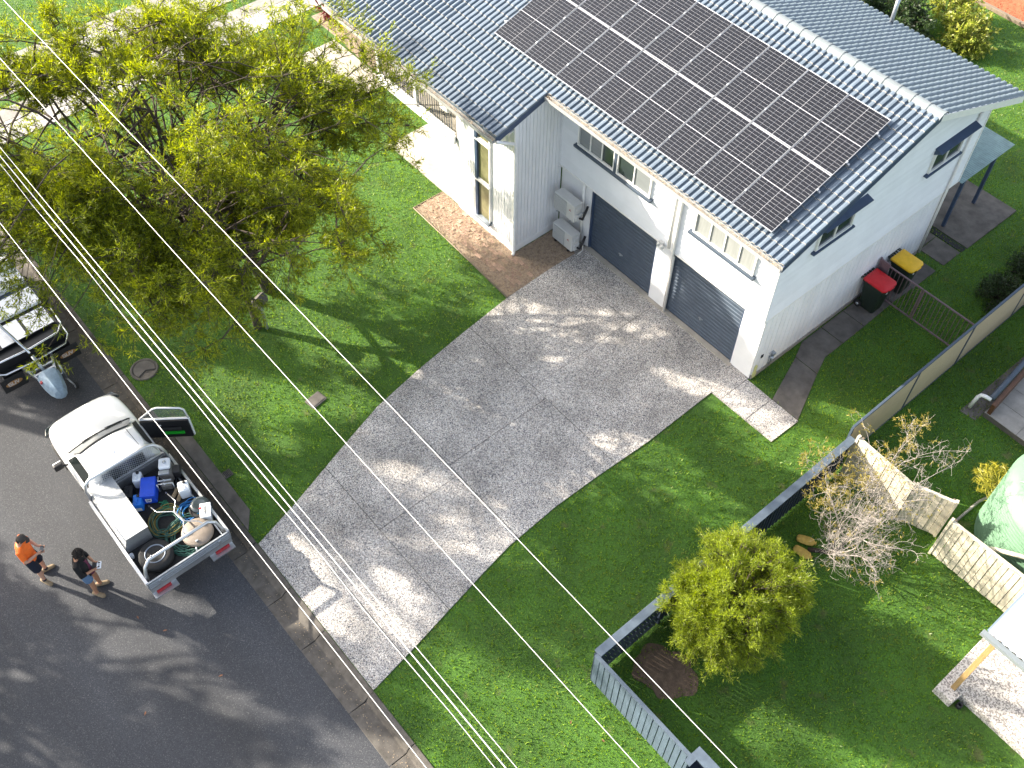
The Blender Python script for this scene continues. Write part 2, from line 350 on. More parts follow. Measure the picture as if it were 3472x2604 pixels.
def npmesh(name, V, F, mats, smooth=False, mi=None):
    """numpy arrays to a mesh; F has shape (n, 3) or (n, 4)"""
    me = bpy.data.meshes.new(name); V = np.asarray(V, np.float32); F = np.asarray(F, np.int32); k = F.shape[1]
    me.vertices.add(len(V)); me.vertices.foreach_set('co', V.ravel())
    me.loops.add(F.size); me.loops.foreach_set('vertex_index', F.ravel())
    me.polygons.add(len(F)); me.polygons.foreach_set('loop_start', np.arange(0, F.size, k, dtype=np.int32))
    me.polygons.foreach_set('loop_total', np.full(len(F), k, np.int32))
    for m in (mats if isinstance(mats, (list, tuple)) else [mats]): me.materials.append(m)
    if mi is not None: me.polygons.foreach_set('material_index', np.asarray(mi, np.int32))
    me.update(calc_edges=True); me.validate()
    if smooth: me.polygons.foreach_set('use_smooth', [True]*len(F))
    return me
def inpoly(px, py, poly):
    ins = np.zeros(len(px), bool); n = len(poly); j = n-1
    for i in range(n):
        xi, yi = poly[i]; xj, yj = poly[j]
        c = ((yi > py) != (yj > py)) & (px < (xj-xi)*(py-yi)/((yj-yi) or 1e-9)+xi); ins ^= c; j = i
    return ins
def clip(poly, a, b, c):
    """keep the part of a polygon where a*x + b*y <= c"""
    out = []
    for i in range(len(poly)):
        p, q = poly[i], poly[(i+1) % len(poly)]; dp = a*p[0]+b*p[1]-c; dq = a*q[0]+b*q[1]-c
        if dp <= 0: out.append(p)
        if dp*dq < 0: t = dp/(dp-dq); out.append((p[0]+t*(q[0]-p[0]), p[1]+t*(q[1]-p[1])))
    return out
def struct(o, label): return tag(o, label, kind='structure')
def copy_tree(o, parent=None):
    c = o.copy(); C.objects.link(c)
    if parent: c.parent = parent
    for ch in [x for x in bpy.data.objects if x.parent == o]: copy_tree(ch, c)
    return c

# ================================================================== the setting
ground = MB().extr([(-200, 0), (-21.5, 0), (-21.5, -0.25), (-12.12, -0.25), (-12.1, -0.004), (200, 0), (200, -1), (-200, -1)], -200, 200, 'x').build('ground', M['lawn'])
struct(ground, 'green lawn ground running from the kerb around both houses')
road = MB().box(-200, 200, -21.0, -12.66, -0.24, -0.13).build('road', M['asphalt'])
struct(road, 'dark grey asphalt road along the kerb')

# kerb and gutter in cast lengths; lowered where the driveway crosses
kerb = empty('kerb'); struct(kerb, 'old concrete kerb and gutter along the road edge')
full = [(-12.72, -0.22), (-12.72, -0.124), (-12.30, -0.142), (-12.23, 0.005), (-12.18, 0.025), (-12.07, 0.025), (-12.07, -0.22)]
low = [(-12.72, -0.22), (-12.72, -0.122), (-12.36, -0.135), (-12.22, -0.03), (-12.07, 0.012), (-12.07, -0.22)]
cuts = [-60, -30, -24.6, -22.2, -19.8, -17.4, -15, -12.6, -10.3, -8.0, -5.9, -4.05, -2.6, -1.28, 0.50, 1.9, 4.2, 6.6, 9.0, 11.4, 40, 80]
for a, b in zip(cuts[:-1], cuts[1:]):
    prof = low if (a >= -4.1 and b <= 0.55) else full
    o = MB().extr(prof, a+0.006, b-0.006, 'x').build('kerb_segment', M['kerb'], kerb); bevel(o, 0.012)
bt = MB().extr([(-21.5, -0.2), (-21.5, 0.03), (-21.3, 0.03), (-21.2, -0.12), (-20.9, -0.125), (-20.9, -0.2)], -200, 200, 'x').build('kerb', M['kerb'])
struct(bt, 'far kerb across the road')
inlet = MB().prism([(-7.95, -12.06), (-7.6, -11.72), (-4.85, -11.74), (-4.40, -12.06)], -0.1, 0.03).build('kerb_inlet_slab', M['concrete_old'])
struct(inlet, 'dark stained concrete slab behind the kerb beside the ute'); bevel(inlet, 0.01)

# driveway of exposed aggregate, cut into slabs
DRIVE = [(-3.97, -12.06), (-4.34, -10.8), (-4.95, -9.01), (-5.35, -7.76), (-5.62, -6.31), (-5.85, -4.64), (-6.05, -2.92), (-6.11, -1.32), (-6.08, 0.06),
         (-0.02, 0.06), (-0.02, -0.05), (1.67, -0.05), (1.65, -1.03), (-0.32, -1.05), (-0.28, -3.33), (-0.35, -4.96), (-0.37, -6.26), (-0.28, -7.75), (-0.13, -8.67), (0.25, -10.72), (0.47, -12.06)]
drive = MB().prism(DRIVE, -0.1, 0.006).build('driveway', M['joint']); struct(drive, 'exposed aggregate driveway sweeping from the kerb to the garage doors')
ycuts = [-13, -9.75, -7.45, -4.38, -1.02, 1]
def slab(poly):
    if len(poly) < 3: return
    o = MB().prism(poly, 0.0, 0.024).build('slab', M['aggregate'], drive); bevel(o, 0.005)
gp = 0.006
for y0, y1 in zip(ycuts[:-1], ycuts[1:]):
    strip = clip(clip(DRIVE, 0, -1, -(y0+gp)), 0, 1, y1-gp)
    if y1 < -9: slab(strip); continue
    xc = -3.32 if y0 > -5 else (-2.85 if y0 > -8 else -2.5)
    slab(clip(strip, 1, 0, xc-gp))
    rest = clip(strip, -1, 0, -(xc+gp))
    if y1 >= 1:
        slab(clip(rest, 1, 0, -0.02-gp)); slab(clip(clip(rest, -1, 0, 0.02-gp), 1, 0, 0.80-gp)); slab(clip(rest, -1, 0, -(0.80+gp)))
    else: slab(rest)
sill = MB().box(-6.1, -0.6, -0.10, 0.06, 0.0, 0.045).build('garage_threshold', M['concrete_pale']); struct(sill, 'pale concrete strip along the foot of the garage doors')

# concrete path along the side wall
path = empty('side_path'); struct(path, 'old stained concrete path along the side wall of the house')
PATH = [[(0.81, -0.03), (1.64, -0.03), (1.02, 1.45), (0.30, 1.45)], [(0.29, 1.47), (1.01, 1.47), (0.79, 2.05), (0.79, 2.75), (0.07, 2.75), (0.07, 1.98)], [(0.07, 2.77), (0.79, 2.77), (0.78, 3.65), (0.07, 3.65)],
        [(0.07, 3.67), (0.78, 3.67), (0.74, 4.90), (0.07, 4.90)], [(0.07, 4.92), (0.74, 4.92), (0.76, 5.75), (0.07, 5.75)], [(0.07, 5.77), (0.78, 5.77), (0.79, 6.8), (0.07, 6.8)], [(0.0, 7.14), (0.80, 7.14), (0.81, 7.92), (0.0, 7.92)], [(-0.75, 7.14), (-0.02, 7.14), (-0.02, 7.92), (-0.75, 7.92)]]
for p in PATH: bevel(MB().prism(p, -0.05, 0.02+random.uniform(-0.004, 0.004)).build('slab', M['concrete_old'], path), 0.008)
pat = MB().prism([(-3.0, 8.2), (0.84, 8.2), (0.86, 10.6), (-3.0, 10.6)], -0.05, 0.03).build('back_patio', M['concrete_old']); struct(pat, 'stained concrete patio slab under the back awning'); bevel(pat, 0.01)
ch = MB().box(-0.3, 0.82, 7.96, 8.16, -0.05, 0.012).build('drain_channel', M['dark']); struct(ch, 'dark drain channel between the path and the back patio')

# garden bed with brick pavers and litter
BED = [(-10.42, -2.76), (-6.07, -2.92), (-6.12, -1.32), (-6.10, -0.09), (-7.2, -0.09), (-7.2, -1.72), (-10.42, -1.72)]
bed = MB().prism(BED, -0.05, 0.008).build('garden_bed', M['soil']); struct(bed, 'bare dry garden bed with old brick pavers along the house front')
pv = MB(); pv.cbox(-0.1, 0.1, -0.05, 0.05, -0.02, 0.02, 0.006); pvm = pv.mesh('paver', M['paver'])
for i in range(22):
    for j in range(9):
        x = -10.3+i*0.205+(0.1 if j % 2 else 0); y = -2.66+j*0.106
        if x > -6.3 or (y < -2.6) or random.random() < (0.12 if x < -8.2 else 0.45): continue
        link('paver', pvm, bed, (x+random.uniform(-.006, .006), y+random.uniform(-.006, .006), 0.004+random.uniform(-.012, .008)), (random.uniform(-.05, .05), random.uniform(-.05, .05), random.uniform(-.06, .06)))
edge = MB().tube([(-10.44, -1.75, 0.01), (-10.44, -2.79, 0.02), (-8.2, -2.86, 0.02), (-6.05, -2.95, 0.02)], 0.022, 6).build('garden_edging', M['timber']); tag(edge, 'thin dark garden edging between lawn and garden bed', 'edging')
acpad = MB().cbox(-6.9, -6.08, -0.42, -0.05, 0.0, 0.05, 0.01).build('concrete_pad', M['concrete']); tag(acpad, 'small concrete pad under the lower air conditioner', 'pad')

# slabs under the deck and to the left
us = MB().prism([(-13.15, -1.70), (-9.62, -1.70), (-9.62, 3.0), (-13.15, 3.0)], -0.05, 0.02).build('undercroft_slab', M['concrete_pale']); struct(us, 'pale concrete slab under the raised deck')
ap = MB().prism([(-10.42, -1.74), (-10.42, -2.72), (-13.2, -1.74)], -0.05, 0.014)
ws = MB().prism([(-18.6, -1.6), (-15.6, -1.6), (-15.6, 0.05), (-18.6, 0.05)], -0.05, 0.02).build('concrete_apron', M['concrete_pale']); struct(ws, 'sunlit pale concrete apron beside the timber fence')
for x0, x1, mm, nm, lb in ((-24.72, -24.05, 'concrete', 'driveway_strip', 'outer concrete wheel strip of the neighbouring driveway'), (-24.03, -23.32, 'gravel', 'gravel_strip', 'pale gravel strip between the neighbouring wheel strips'), (-23.30, -22.75, 'concrete', 'driveway_strip', 'inner concrete wheel strip of the neighbouring driveway'), (-22.2, -21.6, 'concrete', 'driveway_strip', 'concrete strip behind the big tree'), (-21.58, -20.6, 'gravel', 'gravel_strip', 'bright gravel strip behind the big tree')):
    struct(MB().box(x0, x1, -12.0, 8.0, -0.05, 0.015).build(nm, M[mm]), lb)
mul = MB().prism([(-20.2, 0.2), (-14.8, 0.2), (-14.8, 2.4), (-20.2, 2.4)], -0.05, 0.02).build('mulch_bed', M['soil']); struct(mul, 'bare brown garden bed behind the timber fence')
mul2 = MB().prism([(-12, 18.75), (6, 18.75), (6, 26), (-12, 26)], -0.05, 0.05).build('mulch_bed', M['mulch']); struct(mul2, 'red bark mulch bed in the far back yard')
eg = MB().cbox(-12, 6, 18.6, 18.74, 0, 0.14, 0.02).build('garden_edging', M['timber']); tag(eg, 'weathered timber sleeper edging along the red mulch bed', 'edging')

# neighbour's slabs on the right
ns = empty('neighbour_patio'); struct(ns, 'grey tiled patio slab of the neighbouring house')
MB().box(4.5, 14, 3.6, 12, -0.05, 0.15).build('slab_base', M['concrete_old'], ns)
for i in range(4):
    for j in range(5):
        bevel(MB().box(4.5+i*0.9+.004, 4.5+(i+1)*0.9-.004, 3.6+j*0.6+.004, 3.6+(j+1)*0.6-.004, 0.15, 0.165).build('tile', M['concrete'], ns), 0.003)
nsl = MB().prism([(7.95, -3.2), (8.37, -3.22), (8.40, -2.92), (14, -3.0), (14, 3.0), (7.95, 0.0)], -0.05, 0.24).build('neighbour_slab', M['pebble']); struct(nsl, 'pebblecrete slab beside the tank with a timber post'); bevel(nsl, 0.015)
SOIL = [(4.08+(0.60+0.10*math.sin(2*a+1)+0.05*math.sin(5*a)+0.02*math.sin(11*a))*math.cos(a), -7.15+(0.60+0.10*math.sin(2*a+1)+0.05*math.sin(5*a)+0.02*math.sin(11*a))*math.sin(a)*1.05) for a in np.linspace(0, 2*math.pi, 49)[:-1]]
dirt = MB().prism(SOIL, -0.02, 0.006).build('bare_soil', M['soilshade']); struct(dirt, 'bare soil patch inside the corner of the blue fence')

# pits and covers
t = empty('pit_cover', (-10.11, -11.61, 0), 0, 'round concrete pit with a broken lid in the lawn', 'pit cover')
MB().lathe([(0.36, -0.01), (0.36, 0.012), (0.29, 0.018), (0.29, 0.006), (0.0, 0.006)], 28, cap=False).build('rim', M['concrete_old'], t)
MB().prism([(0.27*math.cos(a), 0.27*math.sin(a)) for a in np.linspace(0.9, 5.3, 20)]+[(0.05, 0.0)], 0.008, 0.03).build('lid', M['concrete_old'], t)
t = empty('meter_box', (-6.5, -8.81, 0), R(8), 'grey rectangular meter box lid in the sunny lawn', 'meter box')
MB().cbox(-0.17, 0.17, -0.22, 0.22, -0.02, 0.035, 0.015).build('lid', M['concrete_old'], t); MB().cbox(-0.13, 0.13, -0.19, 0.19, 0.035, 0.045, 0.004).build('plate', M['concrete_old'], t)
t = empty('drain_grate', (-6.04, -11.62, 0), 0, 'small square drain grate in the lawn near the kerb', 'drain')
MB().box(-0.1, 0.1, -0.1, 0.1, 0.0, 0.02).build('frame', M['concrete_old'], t)
for i in range(5): MB().box(-0.085, 0.085, -0.08+i*0.036, -0.062+i*0.036, 0.02, 0.03).build('bar', M['dark'], t)

# grass blades over every lawn in view
def grass():
    fr = [(-28.5, -7.6), (-5.0, 21), (10.6, -3.0), (-3.0, -19.2)]
    N = 420000
    x = rng.uniform(-28, 10.6, N); y = rng.uniform(-12.06, 20, N)
    keep = inpoly(x, y, fr)
    dist = np.hypot(x-CAM[0], y-CAM[1]); keep &= rng.random(N) < np.clip(26.0/np.maximum(dist, 1), 0.35, 1)
    excl = [DRIVE, BED] + PATH + [[(-9.7, -1.8), (0.02, -1.8), (0.02, 7.0), (-15, 7.0), (-15, 3.0), (-9.7, 3.0)], [(-13.2, -1.75), (-9.6, -1.75), (-9.6, 3), (-13.2, 3)], [(-7.95, -12.1), (-7.6, -11.72), (-4.85, -11.74), (-4.4, -12.1)],
            [(-3, 8.15), (0.86, 8.15), (0.86, 10.62), (-3, 10.62)], [(-18.6, -1.6), (-15.6, -1.6), (-15.6, 2.4), (-18.6, 2.4)], [(-24.74, -12.1), (-22.73, -12.1), (-22.73, 8), (-24.74, 8)], [(-22.2, -12.1), (-20.6, -12.1), (-20.6, 8), (-22.2, 8)],
            [(-20.2, 0), (-14.6, 0), (-14.6, 2.4), (-20.2, 2.4)], [(-12, 18.6), (6, 18.6), (6, 26), (-12, 26)], [(4.46, 3.56), (14, 3.56), (14, 12), (4.46, 12)], [(7.93, -3.22), (14, -3.2), (14, 3), (7.93, 0)], [(4.08+(x_-4.08)*0.72, -7.15+(y_+7.15)*0.72) for x_, y_ in SOIL]]
    jx, jy = x+rng.normal(0, 0.022, N), y+rng.normal(0, 0.022, N)
    for e in excl: keep &= ~inpoly(jx, jy, e)
    keep &= ~((np.hypot(x+10.11, y+11.61) < 0.34) | ((abs(x+6.5) < .2) & (abs(y+8.81) < .24)))
    x = x[keep]; y = y[keep]; n = len(x)
    h = rng.uniform(0.022, 0.055, n); wd = rng.uniform(0.006, 0.011, n)*1.25; an = rng.uniform(0, 6.283, n); le = rng.uniform(0.2, 1.1, n)*h; la = rng.uniform(0, 6.283, n)
    bx, by = np.cos(an)*wd, np.sin(an)*wd; tx, ty = np.cos(la)*le, np.sin(la)*le
    V = np.empty((n, 4, 3), np.float32)
    V[:, 0] = np.c_[x-bx, y-by, np.zeros(n)]; V[:, 1] = np.c_[x+bx, y+by, np.zeros(n)]
    V[:, 2] = np.c_[x+tx+bx*.35, y+ty+by*.35, h]; V[:, 3] = np.c_[x+tx-bx*.35, y+ty-by*.35, h]
    F = np.arange(n*4, dtype=np.int32).reshape(n, 4)
    o = link('lawn_grass', npmesh('lawn_grass', V.reshape(-1, 3), F, M['grass'])); tag(o, 'short green lawn grass around the driveway and yards', 'grass', kind='stuff')
grass()
def chips(name, label, mm, poly, n, z, size=(0.012, 0.03), cat='litter'):
    xs = [p[0] for p in poly]; ys = [p[1] for p in poly]
    x = rng.uniform(min(xs), max(xs), n*3); y = rng.uniform(min(ys), max(ys), n*3); k = inpoly(x, y, poly); x = x[k][:n]; y = y[k][:n]; n = len(x)
    a = rng.uniform(0, 6.28, n); s_ = rng.uniform(*size, n); dx, dy = np.cos(a)*s_, np.sin(a)*s_; zz = z+rng.uniform(0, 0.012, n)
    V = np.stack([np.c_[x-dx, y-dy, zz], np.c_[x-dy*.4, y+dx*.4, zz+.006], np.c_[x+dx, y+dy, zz+rng.uniform(0, .012, n)], np.c_[x+dy*.4, y-dx*.4, zz]], 1)
    o = link(name, npmesh(name, V.reshape(-1, 3), np.arange(n*4).reshape(n, 4), mm)); return tag(o, label, cat, kind='stuff')
chips('leaf_litter', 'dry leaf litter scattered over the garden bed pavers', M['litter'], BED, 6000, 0.026)
chips('leaf_litter', 'dry leaves and grit gathered in the street gutter', M['litter'], [(-12, -12.62), (8, -12.62), (8, -12.28), (-12, -12.28)], 900, -0.134, (0.006, 0.02))
chips('leaf_litter', 'scattered dry leaf specks over the driveway', M['litter'], DRIVE, 260, 0.026, (0.008, 0.02))
chips('bark_mulch', 'loose red bark chips on the far mulch bed', M['mulch'], [(-8, 18.8), (0, 18.8), (0, 23), (-8, 23)], 4000, 0.05, (0.03, 0.07))

# ================================================================== the house
house = empty('house', (0, 0, 0), 0, 'white two storey weatherboard house with blue grey tiled roof and two garage doors', 'house')
S_ = 0.3138; CS, SN, TN = math.cos(S_), math.sin(S_), math.tan(S_)
EY, EZ = -0.70, 4.905                       # front eave line of the tile plane
def rz(y): return EZ+(y-EY)*TN
RY = 4.08; RZ = rz(RY); BP = math.atan(0.365); BY = 8.32
XR, XL = 0.38, -17.2
# lower walls
m = MB()
m.box(-7.25, -6.06, 0.0, 0.2, 0, 2.32); m.box(-3.64, -3.10, 0.0, 0.2, 0, 2.32); m.box(-0.655, -0.02, 0.0, 0.2, 0, 2.32)
m.box(-7.25, -0.02, 0.10, 0.25, 2.13, 2.32)
m.box(-0.2, -0.02, 0.2, 6.95, 0.0, 2.3); m.box(-9.6, -0.2, 6.8, 6.95, 0, 2.3)
m.build('lower_wall', M['white'], house)
MB().box(-0.19, 0.035, 0.02, 6.96, 0.0, 0.14).build('plinth', M['concrete'], house)
# upper storey core (boards sit on it)
up = MB().extr([(-0.085, 2.31), (7.6, 2.31), (7.6, BY and RZ-(7.6-RY)*0.365-0.12), (RY, RZ-0.12), (-0.085, rz(-0.085)-0.12)], -14.2, -0.015, 'x')
up.build('upper_wall', M['white'], house)
MB().box(-7.24, -0.01, -0.13, -0.02, 2.285, 2.325).build('soffit_strip', M['trim'], house)
MB().box(-0.05, 0.022, -0.13, 7.62, 2.27, 2.31).build('soffit_strip', M['trim'], house)
# upper floor behind the deck, wing
MB().box(-14.2, -9.64, 0.02, 0.2, 0.0, 2.3).build('undercroft_wall', M['white'], house)
wing = MB(); wing.box(-9.64, -7.27, -1.70, -0.05, 0.0, 4.38); wing.extr([(-1.70, 4.38), (-0.05, 4.38), (-0.05, rz(-0.05)-0.14), (-1.70, rz(-1.70)-0.14)], -9.64, -7.27, 'x'); wing.build('wing_wall', M['white'], house)
# weatherboards: front upper storey and right gable
def wb_front(x0, x1, z, h):
    MB().extr([(-0.085, z), (-0.118, z), (-0.090, z+h), (-0.085, z+h)], x0, x1, 'x').build('weatherboard', M['board'], house)
z = 2.33
while z < 4.95: wb_front(-7.24, 0.0, z, 0.165); z += 0.165
def gable_y(z):
    a = -0.10 if z < rz(-0.1)-0.15 else (z+0.15-EZ)/TN+EY
    b = 7.60 if z < RZ-(7.6-RY)*0.365-0.16 else RY+(RZ-0.16-z)/0.365
    return a, b
z = 2.315
while z < RZ-0.25:
    a, b = gable_y(z+0.10)
    MB().extr([(-0.015, z), (0.022, z), (-0.010, z+0.102), (-0.015, z+0.102)], a, b, 'y').build('weatherboard', M['board'], house); z += 0.102
MB().box(-0.03, 0.016, -0.128, -0.102, 2.32, 4.96).build('corner_trim', M['trim'], house)
MB().box(-0.03, 0.030, 7.585, 7.63, 2.30, 5.0).build('corner_trim', M['trim'], house)
# vertical boards on the lower side wall
y = 0.03
while y < 6.9:
    MB().extr([(-0.02, y+0.004), (-0.005, y+0.002), (0.012, y+0.02), (0.012, y+0.18), (-0.005, y+0.197), (-0.02, y+0.195)], 0.14, 2.26, 'z').build('wall_board', M['board'], house); y += 0.199
MB().box(-0.02, 0.02, 6.90, 6.98, 0.0, 2.27).build('corner_trim', M['trim'], house)
# vertical boards on the wing
def vjf(x, wd, z0, z1):
    MB().extr([(x+0.004, -1.70), (x+0.004, -1.722), (x+0.012, -1.732), (x+wd-0.012, -1.732), (x+wd-0.004, -1.722), (x+wd-0.004, -1.70)], z0, z1, 'z').build('wall_board', M['board'], house)
x = -9.63
while x < -7.28:
    wd = min(0.118, -7.26-x); zt = rz(-1.7)-0.13
    if x+wd < -8.78 or x > -8.20: vjf(x, wd, 0.30, zt)
    else: vjf(x, wd, 0.30, 0.40)
    x += 0.118
MB().box(-9.65, -7.25, -1.736, -1.70, 0.0, 0.30).build('base_board', M['white'], house)
y = -1.70
while y < -0.13:
    MB().extr([(-7.27, y+0.005), (-7.247, y+0.005), (-7.237, y+0.014), (-7.237, y+0.106), (-7.247, y+0.115), (-7.27, y+0.115)], 0.22, rz(y)-0.13, 'z').build('wall_board', M['board'], house); y += 0.118
MB().box(-7.27, -7.232, -1.72, -0.02, 0.0, 0.22).build('base_board', M['white'], house)
MB().box(-7.275, -7.228, -1.740, -1.70, 0.0, 4.45).build('corner_trim', M['trim'], house)

# garage doors: ribbed roller curtains in dark tracks
def garage(x0, x1, open_z=0.03):
    g = MB(); zz = open_z+0.05; prof = [(0.13, open_z), (0.072, open_z)]
    while zz < 2.08: prof += [(0.072, zz), (0.088, zz+0.012), (0.088, zz+0.040), (0.072, zz+0.052)]; zz += 0.125
    prof += [(0.072, 2.15), (0.13, 2.15)]
    d = g.extr(prof, x0+0.05, x1-0.03, 'x').build('garage_door', M['slate'], house)
    MB().box(x0+0.002, x0+0.05, 0.012, 0.12, 0.0, 2.14).build('track', M['navy'], d); MB().box(x1-0.03, x1-0.002, 0.012, 0.12, 0.0, 2.14).build('track', M['navy'], d)
    MB().box(x0+0.05, x1-0.03, 0.05, 0.125, 0.0, 0.045).build('bottom_rail', M['slate'], d)
    h = MB(); h.cbox((x0+x1)/2-0.07, (x0+x1)/2+0.07, 0.050, 0.070, 0.62, 0.66, 0.008); h.cbox((x0+x1)/2-0.02, (x0+x1)/2+0.02, 0.03, 0.06, 0.6, 0.68, 0.008); h.build('handle', M['steel'], d)
garage(-6.055, -3.645); garage(-3.095, -0.66)

# windows
def pane_set(parent, x0, x1, z0, z1, yf, n, back, gap=0.05, axis='y', glass='glass'):
    """framed window on a wall facing -y (axis y) or +x (axis x): frame, panes, sill"""
    sgn = 1
    def bx(mb, a0, a1, d0, d1, b0, b1):   # a along wall, d proud of the wall, b height
        if axis == 'y': mb.box(a0, a1, yf-d1, yf-d0, b0, b1)
        else: mb.box(yf+d0, yf+d1, a0, a1, b0, b1)
    wn = MB(); f = 0.045
    bx(wn, x0, x1, 0.0, 0.06, z0, z0+f); bx(wn, x0, x1, 0.0, 0.06, z1-f, z1); bx(wn, x0, x0+f, 0.0, 0.06, z0+f, z1-f); bx(wn, x1-f, x1, 0.0, 0.06, z0+f, z1-f)
    wo = wn.build('window', M['trim'], parent)
    W_ = (x1-x0-2*f)/n
    for i in range(n):
        p = MB(); bx(p, x0+f+i*W_+0.012, x0+f+(i+1)*W_-0.012, 0.018, 0.024, z0+f+0.012, z1-f-0.012); p.build('pane', M[glass if isinstance(glass, str) else glass[i]], wo)
        if i: b = MB(); bx(b, x0+f+i*W_-0.016, x0+f+i*W_+0.016, 0.0, 0.05, z0+f, z1-f); b.build('mullion', M['trim'], wo)
    return wo
M['glassblind'] = mat('glass_over_blind', (0.20, 0.215, 0.22), 0.12, spec=0.6, var=0.10, vscale=3, stretch=(0.1, 0.1, 14))
M['glasscurtain'] = mat('glass_over_curtain', (0.27, 0.28, 0.265), 0.15, spec=0.6, var=0.12, vscale=4, stretch=(5, 0.1, 0.3))
w1 = pane_set(house, -6.60, -5.26, 3.42, 4.80, -0.10, 3, 0, glass=['glassblind', 'glassblind', 'glass'])
w2 = pane_set(house, -5.18, -3.98, 3.42, 4.80, -0.10, 2, 0, glass=['glass', 'glassblind'])
MB().box(-5.26, -5.18, -0.175, -0.10, 3.40, 4.80).build('mullion', M['slate'], w1)
bevel(MB().box(-6.68, -3.90, -0.22, -0.10, 3.345, 3.418).build('sill', M['slate'], w1), 0.008)
w3 = pane_set(house, -2.52, -0.62, 3.42, 4.80, -0.10, 4, 0, glass=['glasscurtain']*4)
bevel(MB().box(-2.62, -0.55, -0.22, -0.10, 3.345, 3.418).build('sill', M['slate'], w3), 0.008)
for y0, y1, z0 in ((1.06, 2.36, 3.97), (5.38, 6.66, 3.83)):
    ws_ = pane_set(house, y0, y1, z0, z0+0.62, 0.012, 2, 0, axis='x')
    bevel(MB().box(0.012, 0.12, y0-0.10, y1+0.08, z0-0.055, z0-0.002).build('sill', M['navy'], ws_), 0.006)
    hd = MB().extr([(0.012, z0+0.79), (0.012, z0+0.81), (0.22, z0+0.75), (0.22, z0+0.73)], y0-0.05, y1+0.30, 'y'); hd.build('window_hood', M['navy'], ws_)
    for yy in (y0-0.04, y1+0.02): MB().prism([(0.012, z0+0.60), (0.212, z0+0.735), (0.012, z0+0.785)], 0, 0.012, Matrix.Translation((0, yy, 0)) @ Matrix(((1, 0, 0, 0), (0, 0, 1, 0), (0, 1, 0, 0), (0, 0, 0, 1)))).build('hood_bracket', M['navy'], ws_)
# tall narrow window on the wing
tw = MB(); tw.box(-8.80, -8.70, -1.79, -1.70, 0.40, 4.15); tw_o = tw.build('tall_window', M['navy'], house)
MB().box(-8.24, -8.20, -1.765, -1.70, 0.40, 4.15).build('jamb', M['trim'], tw_o)
for z0, z1 in ((0.45, 1.70), (1.80, 3.10), (3.20, 4.10)): MB().box(-8.70, -8.24, -1.735, -1.71, z0, z1).build('pane', M['tint'], tw_o)
for z0 in (1.70, 3.10): MB().extr([(-1.70, z0), (-1.80, z0), (-1.80, z0+0.03), (-1.74, z0+0.10), (-1.70, z0+0.10)], -8.78, -8.18, 'x').build('transom', M['trim'], tw_o)
MB().extr([(-1.70, 0.34), (-1.84, 0.34), (-1.84, 0.37), (-1.74, 0.45), (-1.70, 0.45)], -8.80, -8.18, 'x').build('sill', M['cap'], tw_o)

# roof: battened deck below, tiles above
roof = MB()
roof.extr([(EY+0.02, rz(EY+0.02)-0.03), (RY, RZ-0.03), (RY, RZ-0.10), (EY+0.02, rz(EY+0.02)-0.10)], XL, XR-0.03, 'x')
roof.extr([(-2.30, rz(-2.30)-0.03), (EY+0.02, rz(EY+0.02)-0.031), (EY+0.02, rz(EY+0.02)-0.10), (-2.30, rz(-2.30)-0.10)], XL, -7.24, 'x')
bz = lambda y: RZ-(y-RY)*0.365
roof.extr([(RY, RZ-0.03), (BY-0.02, bz(BY-0.02)-0.03), (BY-0.02, bz(BY-0.02)-0.10), (RY, RZ-0.10)], XL, XR-0.03, 'x')
roof_o = roof.build('roof', M['tile'], house)
def tile_mesh():
    P_ = []
    for k in range(2):
        o = k*0.165; P_ += [(o+0.0, 0.0), (o+0.060, 0.0), (o+0.068, 0.048), (o+0.105, 0.054), (o+0.155, 0.052), (o+0.1645, 0.002)]
    P_.append((0.33, 0.0)); n = len(P_)
    vs = [(u, 0, h+0.034) for u, h in P_]+[(u, 0.385, h) for u, h in P_]+[(u, 0.0, h+0.004) for u, h in P_]
    mb = MB(); mb.add(vs, [(i, i+1, n+i+1, n+i) for i in range(n-1)]); mb.m = 1; mb.add([vs[i] for i in range(n)]+[vs[2*n+i] for i in range(n)], [(n+i, n+i+1, i+1, i) for i in range(n-1)])
    return mb
tmb = tile_mesh(); tile_me = tmb.mesh('roof_tile', [M['tile'], M['tile_edge']])
tiles = []
gauge = 0.34
def panels_cover(x, y): return -9.55 < x < -0.55 and -0.15 < y < 3.0
nx = int((XR-XL)/0.33)
for r_ in range(-5, 15):
    y = EY+r_*gauge*CS
    if y > RY-0.05: break
    for c_ in range(nx):
        x = XR-(c_+1)*0.33
        if r_ < 0 and x+0.16 > -7.2: continue
        tiles.append((x, y, rz(y), 0, S_))
for r_ in range(0, 14):
    y = BY-r_*gauge*math.cos(BP)
    if y < RY+0.1: break
    for c_ in range(nx):
        x = XR-c_*0.33; tiles.append((x, y, bz(y), math.pi, BP))
def tilemx(t): return Matrix.Translation((t[0], t[1], t[2])) @ Matrix.Rotation(t[3], 4, 'Z') @ Matrix.Rotation(t[4], 4, 'X')
def score(t):
    d = (Vector(CAM)-Vector(t[:3])).length
    if t[3] == 0 and panels_cover(t[0]+0.16, t[1]+0.15): return 99
    return d*(1.0 if t[3] == 0 else 1.5)
tiles.sort(key=score)
for t_ in tiles[:298]:
    link('roof_tile', tile_me, roof_o, (t_[0], t_[1], t_[2]+random.uniform(0, .002)), (t_[4]+random.uniform(-.004, .004), 0, t_[3]+random.uniform(-.004, .004)))
rest = MB()
fl = {0: [], 1: []}
tv = np.array(tmb.v); tf = np.array(tmb.f); tmi = np.array(tmb.mi)
AV = []; AF = []; AM = []
for i, t_ in enumerate(tiles[298:]):
    mx = np.array(tilemx(t_)); AV.append(tv @ mx[:3, :3].T+mx[:3, 3]); AF.append(tf+i*len(tv)); AM.append(tmi)
